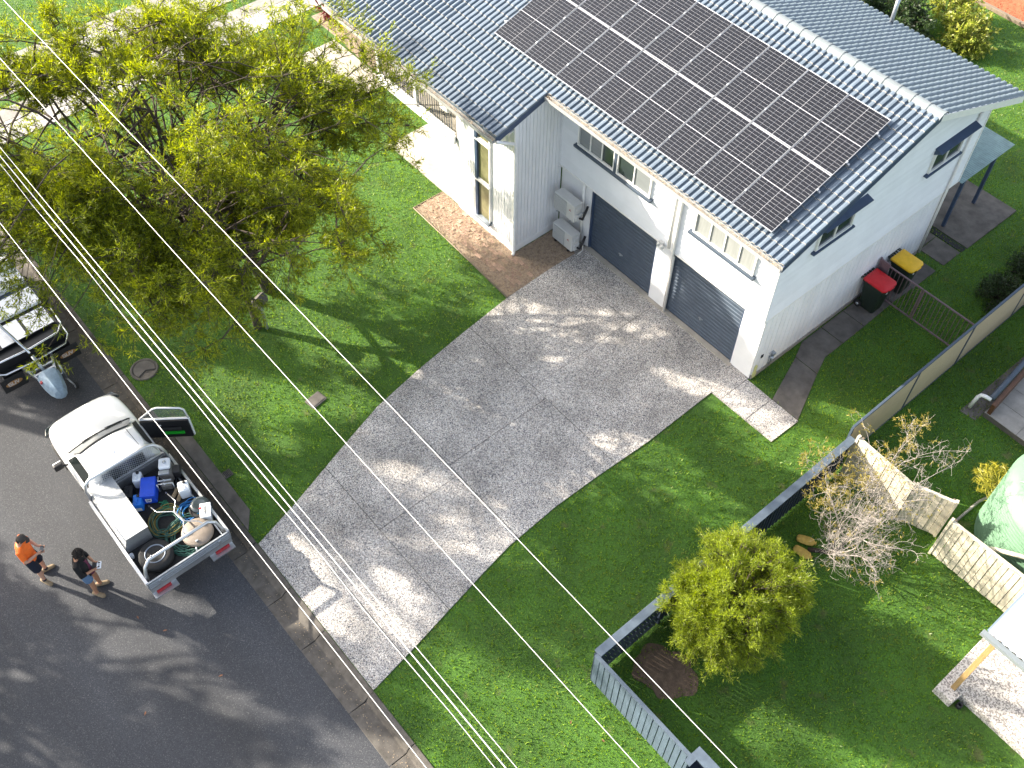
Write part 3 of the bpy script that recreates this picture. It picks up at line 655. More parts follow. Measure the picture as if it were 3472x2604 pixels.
ro = link('roof_tiles', npmesh('roof_tiles', np.concatenate(AV), np.concatenate(AF), [M['tile'], M['tile_edge']], mi=np.concatenate(AM)), roof_o); ro['kind'] = 'stuff'
# ridge caps
x = XR+0.03
rc = MB(); L_ = 0.43
rc.loft([[(xx, dy*(1+0.06*k), dz+0.012*k) for dy, dz in ((-0.17, -0.07), (-0.15, -0.01), (-0.07, 0.05), (0.0, 0.065), (0.07, 0.05), (0.15, -0.01), (0.17, -0.07))] for xx, k in ((0, 1), (-0.05, 1), (-0.052, 0), (-L_, 0))], closed=False, caps=False); rcm = rc.mesh('ridge_cap', M['ridge'])
while x > -14: link('ridge_cap', rcm, roof_o, (x, RY, RZ+0.045)); x -= 0.40
# verge boards, fascia, gutters
vg = MB(); vg.extr([(EY-0.02, rz(EY)-0.16), (EY-0.02, rz(EY)+0.01), (RY, RZ+0.03), (RY, RZ-0.14)], XR-0.03, XR+0.004, 'x'); vg.build('verge_board', M['navy'], roof_o)
vg = MB(); vg.extr([(RY, RZ-0.15), (RY, RZ+0.03), (BY, bz(BY)+0.01), (BY+0.02, bz(BY)-0.2)], XR-0.03, XR+0.004, 'x'); vg.build('verge_board', M['trim'], roof_o)
vg = MB(); vg.extr([(-2.34, rz(-2.34)-0.16), (-2.34, rz(-2.34)+0.01), (EY, rz(EY)+0.0), (EY, rz(EY)-0.16)], -7.255, -7.215, 'x'); vg.build('verge_board', M['navy'], roof_o)
def gutter(x0, x1, y, z):
    g = MB().extr([(y+0.10, z+0.03), (y+0.095, z-0.09), (y, z-0.09), (y-0.006, z+0.02), (y-0.002, z+0.022), (y+0.008, z-0.078), (y+0.085, z-0.078), (y+0.09, z+0.03)], x0, x1, 'x').build('gutter', M['guttermetal'], roof_o)
    n = int((x1-x0)*170); V = np.zeros((n, 4, 3)); px = rng.uniform(x0, x1, n); py = rng.uniform(y+0.005, y+0.085, n); pz = z+0.0+rng.uniform(0, 0.03, n); a = rng.uniform(0, 6.28, n); s_ = rng.uniform(.008, .022, n)
    for k, (cx, cy) in enumerate(((-1, -.4), (1, -.4), (1, .4), (-1, .4))): V[:, k] = np.c_[px+s_*(cx*np.cos(a)-cy*np.sin(a)), py+s_*.5*(cx*np.sin(a)+cy*np.cos(a)), pz+rng.uniform(0, .01, n)]
    lo = link('leaf_debris', npmesh('leaf_debris', V.reshape(-1, 3), np.arange(n*4).reshape(n, 4), M['litter']), roof_o); lo['kind'] = 'stuff'
gutter(-7.2, XR, EY-0.115, rz(EY)-0.03); gutter(-14.6, -7.23, -2.46, rz(-2.34)-0.03)
MB().box(XL, XR, BY+0.0, BY+0.1, bz(BY)-0.12, bz(BY)-0.01).build('gutter', M['ridge'], roof_o)
MB().extr([(EY, rz(EY)-0.12), (-0.1, rz(EY)-0.12), (-0.1, rz(EY)-0.10), (EY, rz(EY)-0.10)], -7.2, XR-0.03, 'x').build('soffit', M['trim'], roof_o)
MB().extr([(-2.32, rz(-2.34)-0.12), (-1.70, rz(-2.34)-0.12), (-1.70, rz(-2.34)-0.10), (-2.32, rz(-2.34)-0.10)], -14.6, -7.26, 'x').build('soffit', M['trim'], roof_o)
# downpipes
def pipe(pts, r=0.04, name='downpipe', mm='trim', n=10): return MB().tube(pts, r, n).build(name, M[mm], house)
pipe([(-3.12, -0.55, 4.82), (-3.12, -0.50, 4.70), (-3.12, -0.22, 4.45), (-3.12, -0.18, 4.3), (-3.12, -0.18, 2.42)], 0.045)
pipe([(-2.97, -0.55, 4.82), (-2.97, -0.5, 4.7), (-2.97, -0.2, 4.45), (-2.97, -0.16, 4.3), (-2.97, -0.16, 2.25), (-3.0, -0.05, 2.1), (-3.0, -0.05, 0.03)], 0.035)
pipe([(-7.17, -2.35, 4.30), (-7.17, -2.2, 4.2), (-7.17, -1.80, 3.95), (-7.17, -1.76, 3.8), (-7.17, -1.76, 0.10), (-7.15, -1.82, 0.03)], 0.045)
pipe([(-6.32, -0.05, 2.28), (-6.32, -0.05, 0.25)], 0.04, 'service_duct'); MB().cbox(-6.20, -6.10, -0.07, -0.005, 1.40, 1.55, 0.01).build('junction_box', M['acwhite'], house)
pipe([(0.06, 6.99, 4.9), (0.06, 6.99, 0.05)], 0.035)
# service box and security lamp on the walls
MB().cbox(-9.95, -9.62, -2.02, -1.80, 3.50, 3.78, 0.02).build('service_box', M['trim'], house)
sc = MB(); sc.cbox(-3.46, -3.32, -0.17, -0.112, 2.33, 2.40, 0.01); sc.lathe([(0.0, 0), (0.045, 0.0), (0.045, 0.09), (0.0, 0.09)], 12, (-3.44, -0.2, 2.27)); sc.lathe([(0.0, 0), (0.045, 0.0), (0.045, 0.09), (0.0, 0.09)], 12, (-3.30, -0.2, 2.27)); sc.build('security_lamp', M['acwhite'], house)
tp = MB(); tp.tube([(0.03, 0.62, 0.0), (0.035, 0.62, 0.45)], 0.014, 8); tp.tube([(0.02, 0.62, 0.45), (0.11, 0.62, 0.45), (0.13, 0.62, 0.40)], 0.018, 8); tp.tube([(0.03, 0.72, 0.14), (0.03, 0.72, 0.62), (0.03, 0.55, 0.62)], 0.014, 8); tp.cbox(0.02, 0.09, 0.66, 0.78, 0.46, 0.56, 0.01); tp.lathe([(0.045, 0), (0.045, 0.02)], 12, (0.09, 0.62, 0.48)); tp.build('garden_tap', M['steel'], house)
MB().box(0.012, 0.03, 0.22, 0.30, 0.70, 0.80).build('wall_vent', M['dark'], house)
# deck on the left
deck = MB(); deck.box(-13.2, -9.66, -1.80, -1.735, 2.32, 2.58); deck_o = deck.build('deck', M['white'], house)
xx = -1.72
while xx < 0.0: MB().box(-13.2, -9.66, xx, xx+0.085, 2.50, 2.53).build('deck_board', M['concrete_pale'], deck_o); xx += 0.092
MB().box(-13.2, -9.66, -1.70, 0.02, 2.30, 2.36).build('deck_soffit', M['white'], deck_o)
for px in (-11.38, -13.12): MB().box(px-0.05, px+0.05, -1.80, -1.70, 2.585, 4.40).build('post', M['white'], deck_o)
MB().box(-13.17, -9.66, -1.79, -1.73, 3.42, 3.47).build('top_rail', M['trim'], deck_o); MB().box(-13.17, -9.66, -1.785, -1.735, 2.66, 2.69).build('bottom_rail', M['trim'], deck_o)
bm_ = MB(); bm_.box(-0.007, 0.007, -0.007, 0.007, 2.69, 3.42); bmm = bm_.mesh('baluster', M['slate'])
xx = -13.05
while xx < -9.7:
    if min(abs(xx-p) for p in (-11.38, -13.12)) > 0.06: link('baluster', bmm, deck_o, (xx, -1.76, 0))
    xx += 0.105
MB().box(-13.2, -9.66, -1.9, -1.62, 4.28, 4.33).build('verandah_beam', M['trim'], deck_o)

# back awning
aw = empty('back_awning', (0, 0, 0), 0, 'corrugated green awning on blue posts behind the house', 'awning')
aw.location = (-0.1, 8.0, 0)
def corr_sheet(x0, x1, y0, y1, z0, z1, pitch, amp, along='x'):
    """corrugations run along y; wave along x"""
    n = int((x1-x0)/pitch*6); xs = np.linspace(x0, x1, n+1); mb = MB()
    vs = []
    for yy, zz in ((y0, z0), (y1, z1)): vs += [(xx_, yy, zz+amp*math.sin(2*math.pi*(xx_-x0)/pitch)) for xx_ in xs]
    mb.smooth = True; mb.add(vs, [(i, i+1, n+2+i, n+1+i) for i in range(n)]); return mb
MB().add([], [])
cs = MB(); n_ = 150; ysx = np.linspace(-0.40, 2.05, n_+1)
cs.smooth = True; cs.add([(xx_, yy, 2.30+0.05*k+0.010*math.sin(2*math.pi*yy/0.076)) for k, xx_ in ((0, 0.24), (1, -2.6)) for yy in ysx], [(i, i+1, n_+2+i, n_+1+i) for i in range(n_)])
cs.build('corrugated_sheet', M['corrgreen'], aw)
for py in (0.42, 1.90): bevel(MB().box(-0.09, 0.0, py-0.045, py+0.045, 0.03, 2.26).build('post', M['navy'], aw), 0.006)
MB().box(-0.06, 0.0, -0.38, 2.03, 2.20, 2.285).build('beam', M['navy'], aw)
fl_ = MB(); fl_.lathe([(0.055, 0), (0.055, 0.95), (0.0, 0.95)], 14); fl_.lathe([(0.075, 0.9), (0.075, 0.98), (0.05, 1.0), (0.0, 1.0)], 14); fo = fl_.build('vent_pipe', M['steel'], None, (-3.52, 8.0, 4.95)); tag(fo, 'grey vent pipe rising from the back slope of the roof', 'pipe')

# solar panels
P0 = Vector((-9.6432, -0.3845, 5.2122)); PW = 1.16754; PH = 1.89327
fw, fh = 1.147, 1.872
fr = MB(); b_ = 0.009
fr.box(0, fw, 0, b_, -0.033, 0.002); fr.box(0, fw, fh-b_, fh, -0.033, 0.002); fr.box(0, 0.005, b_, fh-b_, -0.033, 0.002); fr.box(fw-0.005, fw, b_, fh-b_, -0.033, 0.002); frm = fr.mesh('frame', M['alu'])
bk = MB(); bk.box(0.005, fw-0.005, b_, fh-b_, -0.02, -0.004); bkm = bk.mesh('backsheet', M['cellback'])
cl = MB(); cw = (fw-0.010-0.016)/6; chh = (fh-2*b_-0.032)/20
for i in range(6):
    for j in range(20):
        x0 = 0.005+0.006+i*cw+(0.004 if i > 2 else 0); y0 = b_+0.010+j*chh+(0.012 if j > 9 else 0); g_ = 0.0017; c_ = 0.010
        gy = 0.0019; cl.add([(x0+g_, y0+gy, -0.0025), (x0+cw-g_, y0+gy, -0.0025), (x0+cw-g_, y0+chh-gy, -0.0025), (x0+g_, y0+chh-gy, -0.0025)], [(0, 1, 2, 3)])
clm = cl.mesh('solar_cells', M['cell'])
cmb = MB(); cmb.cbox(-0.022, 0.022, -0.03, 0.03, -0.01, 0.012, 0.004); cmm = cmb.mesh('clamp', M['alu'])
ordn = ['first', 'second', 'third', 'fourth', 'fifth', 'sixth', 'seventh', 'eighth']
for row in range(2):
    for col in range(8):
        loc = P0+Vector((col*PW, row*PH*CS, row*PH*SN))
        e = empty('solar_panel', loc, 0, 'black solar panel, %s from the gable end in the %s row' % (ordn[7-col], 'lower' if row == 0 else 'upper'), 'solar panel', 'solar panels on the front roof')
        e.rotation_euler = (S_+random.uniform(-.003, .003), random.uniform(-.002, .002), 0)
        link('frame', frm, e); link('backsheet', bkm, e); c2 = link('solar_cells', clm, e); c2['kind'] = 'stuff'
        for fy in (0.45, 1.42): link('clamp', cmm, e, (fw+0.010, fy, 0.0))
        if col == 0:
            for fy in (0.45, 1.42): link('clamp', cmm, e, (-0.012, fy, 0.0))
for k, d_ in enumerate((0.45, 1.42, PH+0.45, PH+1.42)):
    o = MB().box(-0.12, 8*PW+0.06, -0.02, 0.02, -0.09, -0.036).build('mounting_rail', M['alu'], None, P0+Vector((0, d_*CS, d_*SN)), (S_, 0, 0))
    tag(o, 'aluminium mounting rail under the solar panels, %s from the gutter' % ordn[k], 'rail', 'solar mounting rails')

# air conditioners
def ac(z, label, legs):
    t = empty('air_conditioner', (-6.52, -0.40, z), 0, label, 'air conditioner', 'air conditioners beside the garage')
    bevel(MB().box(-0.42, 0.38, -0.14, 0.16, 0.0, 0.58).build('casing', M['acwhite'], t), 0.02)
    MB().box(-0.40, 0.07, -0.152, -0.138, 0.04, 0.54).build('grille_panel', M['acgrille'], t)
    for i in range(20): MB().box(-0.395, 0.065, -0.157, -0.150, 0.05+i*0.0245, 0.056+i*0.0245).build('slat', M['acwhite'], t)
    sc_ = MB(); sc_.cbox(0.36, 0.43, -0.08, 0.12, 0.03, 0.24, 0.02); sc_.cbox(0.36, 0.40, -0.06, 0.10, 0.32, 0.46, 0.02); sc_.build('valve_cover', M['acwhite'], t)
    lg = MB()
    for a in (90, 210, 330):      # three red lozenges meeting at a point
        mx = Matrix.Translation((0.22, -0.146, 0.36)) @ Matrix.Rotation(R(90), 4, 'X') @ Matrix.Rotation(R(a), 4, 'Z')
        lg.prism([(0, 0), (0.022, 0.0127), (0.044, 0), (0.022, -0.0127)], -0.001, 0.003, mx)
    lg.build('logo', M['redlens'], t)
    MB().tube([(0.40, 0.02, 0.12), (0.50, 0.06, 0.10), (0.52, 0.14, 0.30), (0.46, 0.28, 0.42)], 0.035, 8).build('insulated_pipe', M['black'], t)
    for lx in (-0.28, 0.24):
        if legs: MB().box(lx-0.03, lx+0.03, -0.16, 0.18, -0.05, 0.0).build('foot', M['black'], t)
        else: b2 = MB(); b2.box(lx-0.02, lx+0.02, -0.16, 0.38, -0.04, 0.0); b2.box(lx-0.02, lx+0.02, 0.34, 0.39, -0.30, 0.0); b2.build('bracket', M['steel'], t)
ac(1.22, 'upper white air conditioner unit bracketed to the wall', False); ac(0.10, 'lower white air conditioner unit standing on the concrete pad', True)
cp = MB().tube([(-6.12, -0.10, 0.28), (-6.10, -0.14, 0.16), (-6.02, -0.22, 0.06), (-6.0, -0.42, 0.05)], 0.012, 6).build('drain_hose', M['trim']); tag(cp, 'thin white drain hose at the foot of the garage pier', 'hose')
# yellow cloth on the front corner
yc = MB(); yc.loft([[(0.035+0.03*math.cos(a)*s_, 0.10+0.07*math.sin(a)*s2, z_) for a in np.linspace(0, 6.28, 9)[:-1]] for z_, s_, s2 in ((0.52, 0.4, 0.4), (0.46, 1.0, 0.9), (0.32, 0.8, 0.6), (0.18, 1.3, 1.1), (0.06, 0.9, 0.8))]); yo = smooth_angle(yc.build('cloth', M['cloth'])); tag(yo, 'crumpled yellow cloth hanging on the front corner of the house', 'cloth')

# ================================================================== fences and yard things
# blue-grey paling fence along the front of the neighbour's yard
ff = empty('front_fence', (3.2, -8.47, 0), 0, 'blue grey vertical board fence facing the street lawn', 'fence')
x = 0.0; bw = 0.150; fb = MB(); fb.box(0.0, bw-0.022, -0.011, 0.011, 0.04, 1.27); fbm = fb.mesh('paling', M['fence'])
while x < 2.62: link('paling', fbm, ff, (x+0.01, random.uniform(-.002, .002), random.uniform(-.006, .004)), (random.uniform(-.006, .006), random.uniform(-.003, .003), 0)); x += bw
for z in (0.3, 0.95): MB().box(0.02, 2.62, 0.013, 0.055, z, z+0.08).build('rail', M['fencedark'], ff)
MB().box(0.0, 2.62, -0.02, 0.06, 1.275, 1.305).build('cap', M['cap'], ff)
for px in (0.0, 2.56): MB().box(px, px+0.09, 0.014, 0.10, 0.0, 1.27).build('post', M['fencedark'], ff)
gp_ = empty('gate_pillar', (5.82, -8.62, 0), 0, 'blue capped fence return box at the right end of the front fence', 'fence')
MB().box(0.0, 0.05, 0.0, 0.30, 0.0, 1.42).build('side_panel', M['fence'], gp_); MB().box(0.0, 1.9, 0.30, 0.35, 0.0, 1.40).build('back_panel', M['fencedark'], gp_); MB().box(0.05, 1.9, 0.02, 0.30, 0.0, 0.9).build('letter_shelf', M['fencedark'], gp_)
MB().box(-0.02, 1.95, 0.16, 0.38, 1.42, 1.455).build('cap', M['cap'], gp_); MB().box(-0.02, 0.12, -0.03, 0.159, 1.42, 1.455).build('cap', M['cap'], gp_)

# side fence: chevron screen near the corner, dark steel further up, with a wide cap
sf = empty('side_fence', (3.2, -8.47, 0), 0, 'low dark fence with wide blue grey cap and chevron slats behind the bush', 'fence')
bevel(MB().box(-0.09, 0.10, 0.065, 8.10, 1.285, 1.32).build('cap', M['cap'], sf), 0.006)
def chev(y0, n):
    for i in range(n):
        y = y0+i*0.105; pts = []; h0 = 0.05
        prof = [(0, 0.05), (0.09, 0.25), (0, 0.45), (0.09, 0.65), (0, 0.85), (0.09, 1.05), (0.0, 1.28)]
        poly = [(y+dy, z) for dy, z in prof]+[(y+0.088+dy, z) for dy, z in reversed(prof)]
        MB().extr(poly, -0.012, 0.012, 'x').build('chevron_slat', M['fencedark'], sf)
chev(0.10, 17)
for k in range(7):
    y0 = 2.02+k*0.87
    prof = []; y = y0; i = 0
    pts = []
    while y < y0+0.85: pts += [(-0.016, y), (-0.016, y+0.05), (0.016, y+0.062), (0.016, y+0.108)]; y += 0.121
    pts = [p for p in pts if p[1] <= y0+0.86]
    poly = pts+[(p[0]-0.004, p[1]) for p in reversed(pts)]
    MB().extr(poly, 0.04, 1.285, 'z').build('steel_panel', M['fencedark'], sf)
for y in (0.02, 1.95, 3.7, 5.4, 7.1): MB().box(-0.045, 0.02, y, y+0.07, 0.0, 1.285).build('post', M['fencedark'], sf)

# taller cream steel fence with blue top rail
cf = empty('steel_fence', (3.06, -0.30, 0), 0, 'tall cream corrugated steel fence with dark blue top rail', 'fence')
ybs = [0.0, 2.52, 4.75, 7.25, 9.7, 12.1]
for a, b in zip(ybs[:-1], ybs[1:]):
    pts = []; y = a+0.03
    while y < b-0.05: pts += [(0.020, y), (0.020, y+0.030), (0.002, y+0.042), (0.002, y+0.066)]; y += 0.078
    poly = pts+[(p[0]-0.004, p[1]) for p in reversed(pts)]
    MB().extr(poly, 0.05, 1.50, 'z').build('steel_panel', M['cream'], cf)
    bevel(MB().box(-0.025, 0.035, a+0.002, b-0.002, 1.50, 1.555).build('top_rail', M['slate'], cf), 0.006)
    MB().box(-0.02, 0.03, a, b, 0.02, 0.05).build('bottom_rail', M['slate'], cf)
    MB().box(-0.022, 0.032, a-0.028, a+0.028, 0.0, 1.50).build('post', M['slate'], cf)

# side gate with bars
sg = empty('side_gate', (0.06, 4.78, 0), 0, 'mauve tubular bar gate across the side passage', 'gate')
for a, b in ((0.02, 1.34), (1.36, 2.98)):
    f = MB()
    f.box(a, b, -0.018, 0.018, 0.07, 0.105); f.box(a, b, -0.018, 0.018, 1.17, 1.205); f.box(a, a+0.035, -0.018, 0.018, 0.105, 1.17); f.box(b-0.035, b, -0.018, 0.018, 0.105, 1.17)
    f.build('gate_frame', M['gatep'], sg)
    n = int((b-a)/0.112); brm = MB().box(-0.007, 0.007, -0.007, 0.007, 0.105, 1.17).mesh('bar', M['gatep'])
    for i in range(1, n): link('bar', brm, sg, (a+(b-a)*i/n, 0, 0))
MB().box(-0.03, 0.015, -0.02, 0.02, 0.0, 1.3).build('post', M['gatep'], sg)
fp = MB(); fp.box(0.03, 0.30, -0.06, -0.022, 0.9, 1.3); fp.box(0.0, 0.05, -0.08, -0.03, 0.5, 1.32); fp.build('bracket', M['gatep'], sg)

# wheelie bins
def bin_(loc, rz_, lid, label):
    t = empty('wheelie_bin', loc, rz_, label, 'bin')
    def ring(hx, hy, z, c=0.04): return [(hx-c, -hy, z), (hx, -hy+c, z), (hx, hy-c, z), (hx-c, hy, z), (-hx+c, hy, z), (-hx, hy-c, z), (-hx, -hy+c, z), (-hx+c, -hy, z)]
    b = MB(); b.loft([ring(0.20, 0.23, 0.03), ring(0.215, 0.25, 0.3), ring(0.25, 0.31, 0.92), ring(0.28, 0.34, 0.93), ring(0.28, 0.34, 0.985)]); b.build('body', M['bin'], t)
    def lr(hx, y0, y1, z0, z1, c=0.07): return [(hx-c, y0, z0), (hx, y0+c, z0), (hx, y1-0.02, z1), (hx-0.02, y1, z1), (-hx+0.02, y1, z1), (-hx, y1-0.02, z1), (-hx, y0+c, z0), (-hx+c, y0, z0)]
    l = MB(); l.loft([lr(0.285, -0.37, 0.33, 0.985, 0.985), lr(0.285, -0.37, 0.33, 1.03, 1.035), lr(0.25, -0.33, 0.30, 1.05, 1.065), lr(0.12, -0.15, 0.15, 1.058, 1.072)]); smooth_angle(l.build('lid', M[lid], t), 50)
    MB().cbox(-0.10, 0.10, -0.40, -0.36, 0.995, 1.02, 0.01).build('lid_grip', M[lid], t)
    MB().tube([(-0.26, 0.36, 0.98), (-0.24, 0.42, 1.0), (0.24, 0.42, 1.0), (0.26, 0.36, 0.98)], 0.015, 8).build('handle', M['bin'], t)
    for dx in (-0.2, -0.1, 0, 0.1, 0.2): MB().box(dx-0.015, dx+0.015, 0.33, 0.42, 0.975, 1.0).build('hinge', M['bin'], t)
    for sx in (-1, 1):
        mx = Matrix.Translation((sx*0.24, 0.24, 0.10)) @ Matrix.Rotation(R(90), 4, 'Y')
        wl = MB().lathe([(0.05, -0.025), (0.10, -0.028), (0.10, 0.028), (0.05, 0.025)], 20, mx=mx).build('wheel', M['rubber'], t)
        MB().lathe([(0.0, -0.03), (0.05, -0.03), (0.05, 0.03), (0.0, 0.03)], 14, mx=mx).build('hub', M['steel'], wl)
    MB().box(-0.03, 0.03, -0.312, -0.300, 0.74, 0.78).build('sticker', M['letter'], t)
    return t
bin_((0.42, 4.33, 0.02), R(90), 'red', 'dark green wheelie bin with red lid in front of the gate')
bb = bin_((0.44, 5.45, 0.02), R(90), 'yellow', 'dark green wheelie bin with yellow lid behind the gate')
st = MB().lathe([(0.0, 1.0735), (0.12, 1.0725), (0.12, 1.07), (0, 1.07)], 14); 
# garden-hose loop, plants by the fence are below

# water tank
tk = empty('water_tank', (7.62, 1.55, 0), 0, 'round pale green ribbed water tank behind the cream screens', 'tank')
pr = []; z = 0.0
while z < 1.9: pr += [(1.58, z), (1.60, z+0.03), (1.60, z+0.06), (1.58, z+0.09)]; z += 0.10
pr = [(0.0, 0.0)]+pr+[(1.55, 1.98), (1.40, 2.12), (1.05, 2.24), (0.60, 2.30), (0.0, 2.32)]
MB().lathe(pr, 64, cap=False).build('shell', M['tank'], tk)
rb_ = MB()
for a in np.linspace(0, 2*math.pi, 13)[:-1]: rb_.tube([(1.38*math.cos(a), 1.38*math.sin(a), 2.135), (0.5*math.cos(a), 0.5*math.sin(a), 2.315)], 0.03, 6)
rb_.build('roof_rib', M['tank'], tk); MB().lathe([(0.26, 2.29), (0.26, 2.40), (0.20, 2.42), (0.0, 2.42)], 24, cap=False).build('hatch', M['tank'], tk)
pp = MB().tube([(6.15, -0.15, 0.0), (6.15, -0.15, 0.85), (6.17, -0.11, 0.95), (7.3, 0.10, 2.1), (8.4, 0.3, 3.0)], 0.055, 10)
pp = MB().tube([(6.75, -0.18, 0.05), (6.80, -0.18, 0.95), (6.95, -0.17, 1.1), (8.8, 0.1, 2.2)], 0.05, 10).build('drain_pipe', M['creamwood']); tag(pp, 'cream pipe sloping across the front of the green tank', 'pipe')
kb = MB().tube([(5.85, 0.1, 0.03), (5.9, 1.4, 0.03), (6.3, 2.9, 0.03)], 0.035, 6).build('garden_edging', M['concrete']); tag(kb, 'pale strip edging curving around the green tank', 'edging')

# cream screens
def screen(name, loc, rz_, length, label, n):
    t = empty(name, loc, rz_, label, 'screen')
    bwid = length/n; bmx = MB().box(0.006, bwid-0.006, -0.010, 0.010, 0.06, 1.44).mesh('paling', M['creamwood'])
    for i in range(n): link('paling', bmx, t, (i*bwid, (-0.012 if i % 2 else 0.0)+random.uniform(-.002, .002), random.uniform(-.004, .004)))
    for z in (0.25, 1.15): MB().box(0, length, 0.012, 0.055, z, z+0.08).build('rail', M['creamwood'], t)
    MB().box(-0.01, length+0.01, -0.02, 0.055, 1.445, 1.475).build('cap', M['creamwood'], t)
    for xx_ in (-0.06, length): MB().box(xx_, xx_+0.06, -0.03, 0.06, 0, 1.53).build('post', M['creamwood'], t)
    for z in (0.2, 0.45, 0.7, 0.95, 1.2): MB().box(0, length, 0.16, 0.185, z, z+0.09).build('back_slat', M['timber'], t)
    for xx_ in (0.0, length-0.05): MB().box(xx_, xx_+0.05, 0.057, 0.158, 0.0, 1.40).build('back_post', M['timber'], t)
    return t
screen('paling_screen', (3.34, -0.40, 0), R(-3), 1.52, 'cream paling screen beside the fence behind the bare branches', 11)
screen('paling_screen', (4.98, -0.42, 0), R(20), 0.82, 'short cream paling screen angled between two longer screens', 6)
screen('paling_screen', (6.0, -0.58, 0), R(1), 2.4, 'long cream paling screen in sun in front of the green tank', 17)

# neighbour's verandah: blue gutter, brown beam, white elbow pipe
vb = empty('patio_beam', (4.45, 3.62, 0.165), 0, 'brown timber beam with blue gutter along the grey patio edge', 'beam')
MB().tube([(0.0, 0.10, 0.42), (-0.17, 2.2, 0.42), (-0.5, 6.0, 0.42)], 0.07, 10).build('gutter', M['slate'], vb)
MB().add([(0.10, 0.0, 0.0), (0.20, 0.0, 0.0), (-0.30, 6.0, 0.0), (-0.40, 6.0, 0.0), (0.10, 0.0, 0.36), (0.20, 0.0, 0.36), (-0.30, 6.0, 0.36), (-0.40, 6.0, 0.36)], [(3, 2, 1, 0), (4, 5, 6, 7), (0, 1, 5, 4), (1, 2, 6, 5), (2, 3, 7, 6), (3, 0, 4, 7)]).build('beam', mat('brown_stain', (0.10, 0.045, 0.022), 0.6, var=0.2, vscale=6), vb)
el = MB().tube([(4.46, 3.70, 0.55), (4.30, 3.66, 0.56), (4.22, 3.64, 0.54), (4.18, 3.60, 0.46), (4.15, 3.52, 0.08)], 0.05, 12).build('elbow_pipe', M['trim']); tag(el, 'white elbow downpipe over the lawn beside the grey patio', 'pipe')
MB().prism([(4.05, 3.3), (4.47, 3.35), (4.47, 6.5), (4.1, 6.5)], -0.02, 0.006).build('drain_bed', M['concrete_old'])
struct(bpy.data.objects['drain_bed'], 'dark earth strip along the grey patio edge')

# neighbour's verandah roof on a timber post
vr = empty('verandah_roof', (8.20, -2.92, 0.24), 0, 'pale blue corrugated verandah roof held by a timber post', 'verandah')
bevel(MB().box(-0.055, 0.055, -0.055, 0.055, 0.0, 2.38).build('post', M['pine'], vr), 0.006)
MB().box(-0.055, 4.5, 0.058, 0.15, 2.22, 2.37).build('beam', M['pine'], vr)
cs2 = MB(); n_ = 160; xs_ = np.linspace(-0.25, 5.0, n_+1); cs2.smooth = True
cs2.add([(xx_, yy, zz+0.016*math.sin(2*math.pi*xx_/0.15)) for yy, zz in ((-0.02, 2.44), (2.2, 2.56)) for xx_ in xs_], [(i, i+1, n_+2+i, n_+1+i) for i in range(n_)])
cs2.build('corrugated_sheet', M['corr'], vr)
MB().box(-0.30, 5.0, -0.14, -0.03, 2.34, 2.43).build('gutter', M['ridge'], vr)
dp = MB().lathe([(0.06, 0.0), (0.06, 0.14), (0.045, 0.14), (0.045, 0.02), (0, 0.02)], 16, (8.50, -3.06, 0.0), cap=False).build('drain_pipe', M['black']); tag(dp, 'short black drain pipe at the slab corner', 'pipe')

# timber fence beyond the deck
tf_ = empty('timber_fence', (-18.0, 0.12, 0), 0, 'weathered brown paling fence beyond the deck', 'fence')
pm = MB().box(0.003, 0.142, -0.01, 0.012, 0.03, 1.56).mesh('paling', M['timber'])
for i in range(19): link('paling', pm, tf_, (i*0.15, 0, random.uniform(-.02, .02)), (random.uniform(-.01, .01), random.uniform(-.008, .008), 0))
for z in (0.4, 1.2): MB().box(0, 2.85, 0.015, 0.055, z, z+0.08).build('rail', M['timber'], tf_)
MB().box(0, 2.85, -0.04, 0.06, 1.60, 1.63).build('cap', M['timber'], tf_)

# sandbags at the foot of the bare tree
for k, (bx_, by_, ra) in enumerate(((3.97, -2.50, 0.5), (4.12, -2.80, 0.2))):
    sb = MB(); sb.loft([[(0.22*t_, 0.11*wv*math.cos(a), 0.06+0.06*wv*math.sin(a)) for a in np.linspace(0, 6.28, 11)[:-1]] for t_, wv in ((-1, 0.45), (-0.85, 0.85), (-0.4, 1.0), (0.2, 1.05), (0.7, 0.9), (0.9, 0.35), (1.05, 0.5))])
    o = smooth_angle(sb.build('sandbag', M['sand'], None, (bx_, by_, 0.0), (0, 0, ra)), 60); tag(o, ['yellow sandbag above the trunk of the bare tree', 'yellow sandbag below the trunk of the bare tree'][k], 'sandbag', 'sandbags holding the bare tree')

# overhead wires
def wire(y, z, r, mm, label, sag=0.25, wob=0.0, x0=-30, x1=30):
    n = 60; pts = []
    for i in range(n+1):
        x = x0+(x1-x0)*i/n; pts.append((x, y+wob*math.sin(i*1.7), z-sag*(1-((x+2)/30)**2)+sag+wob*math.sin(i*2.3)))
    tag(MB().tube(pts, r, 6).build('overhead_wire', M[mm], None), label, 'wire', 'overhead wires along the street')
wire(-10.40, 8.0, 0.006, 'wire', 'overhead wire nearest the house, crossing the driveway middle')
wire(-11.32, 8.0, 0.006, 'wire', 'second overhead wire from the house')
wire(-12.47, 8.0, 0.006, 'wire', 'third overhead wire from the house, beside the paired cables')
wire(-12.375, 7.0, 0.0105, 'wire', 'thicker bright overhead cable of the close pair')
wire(-12.485, 7.0, 0.0065, 'wire', 'thin wavy twisted overhead cable below the thick one', wob=0.012)
wire(-12.44, 6.8, 0.006, 'wiredark', 'thin dark overhead cable between the paired cables')
wire(-13.32, 8.0, 0.006, 'wire', 'overhead wire nearest the road, passing over the ute tray')
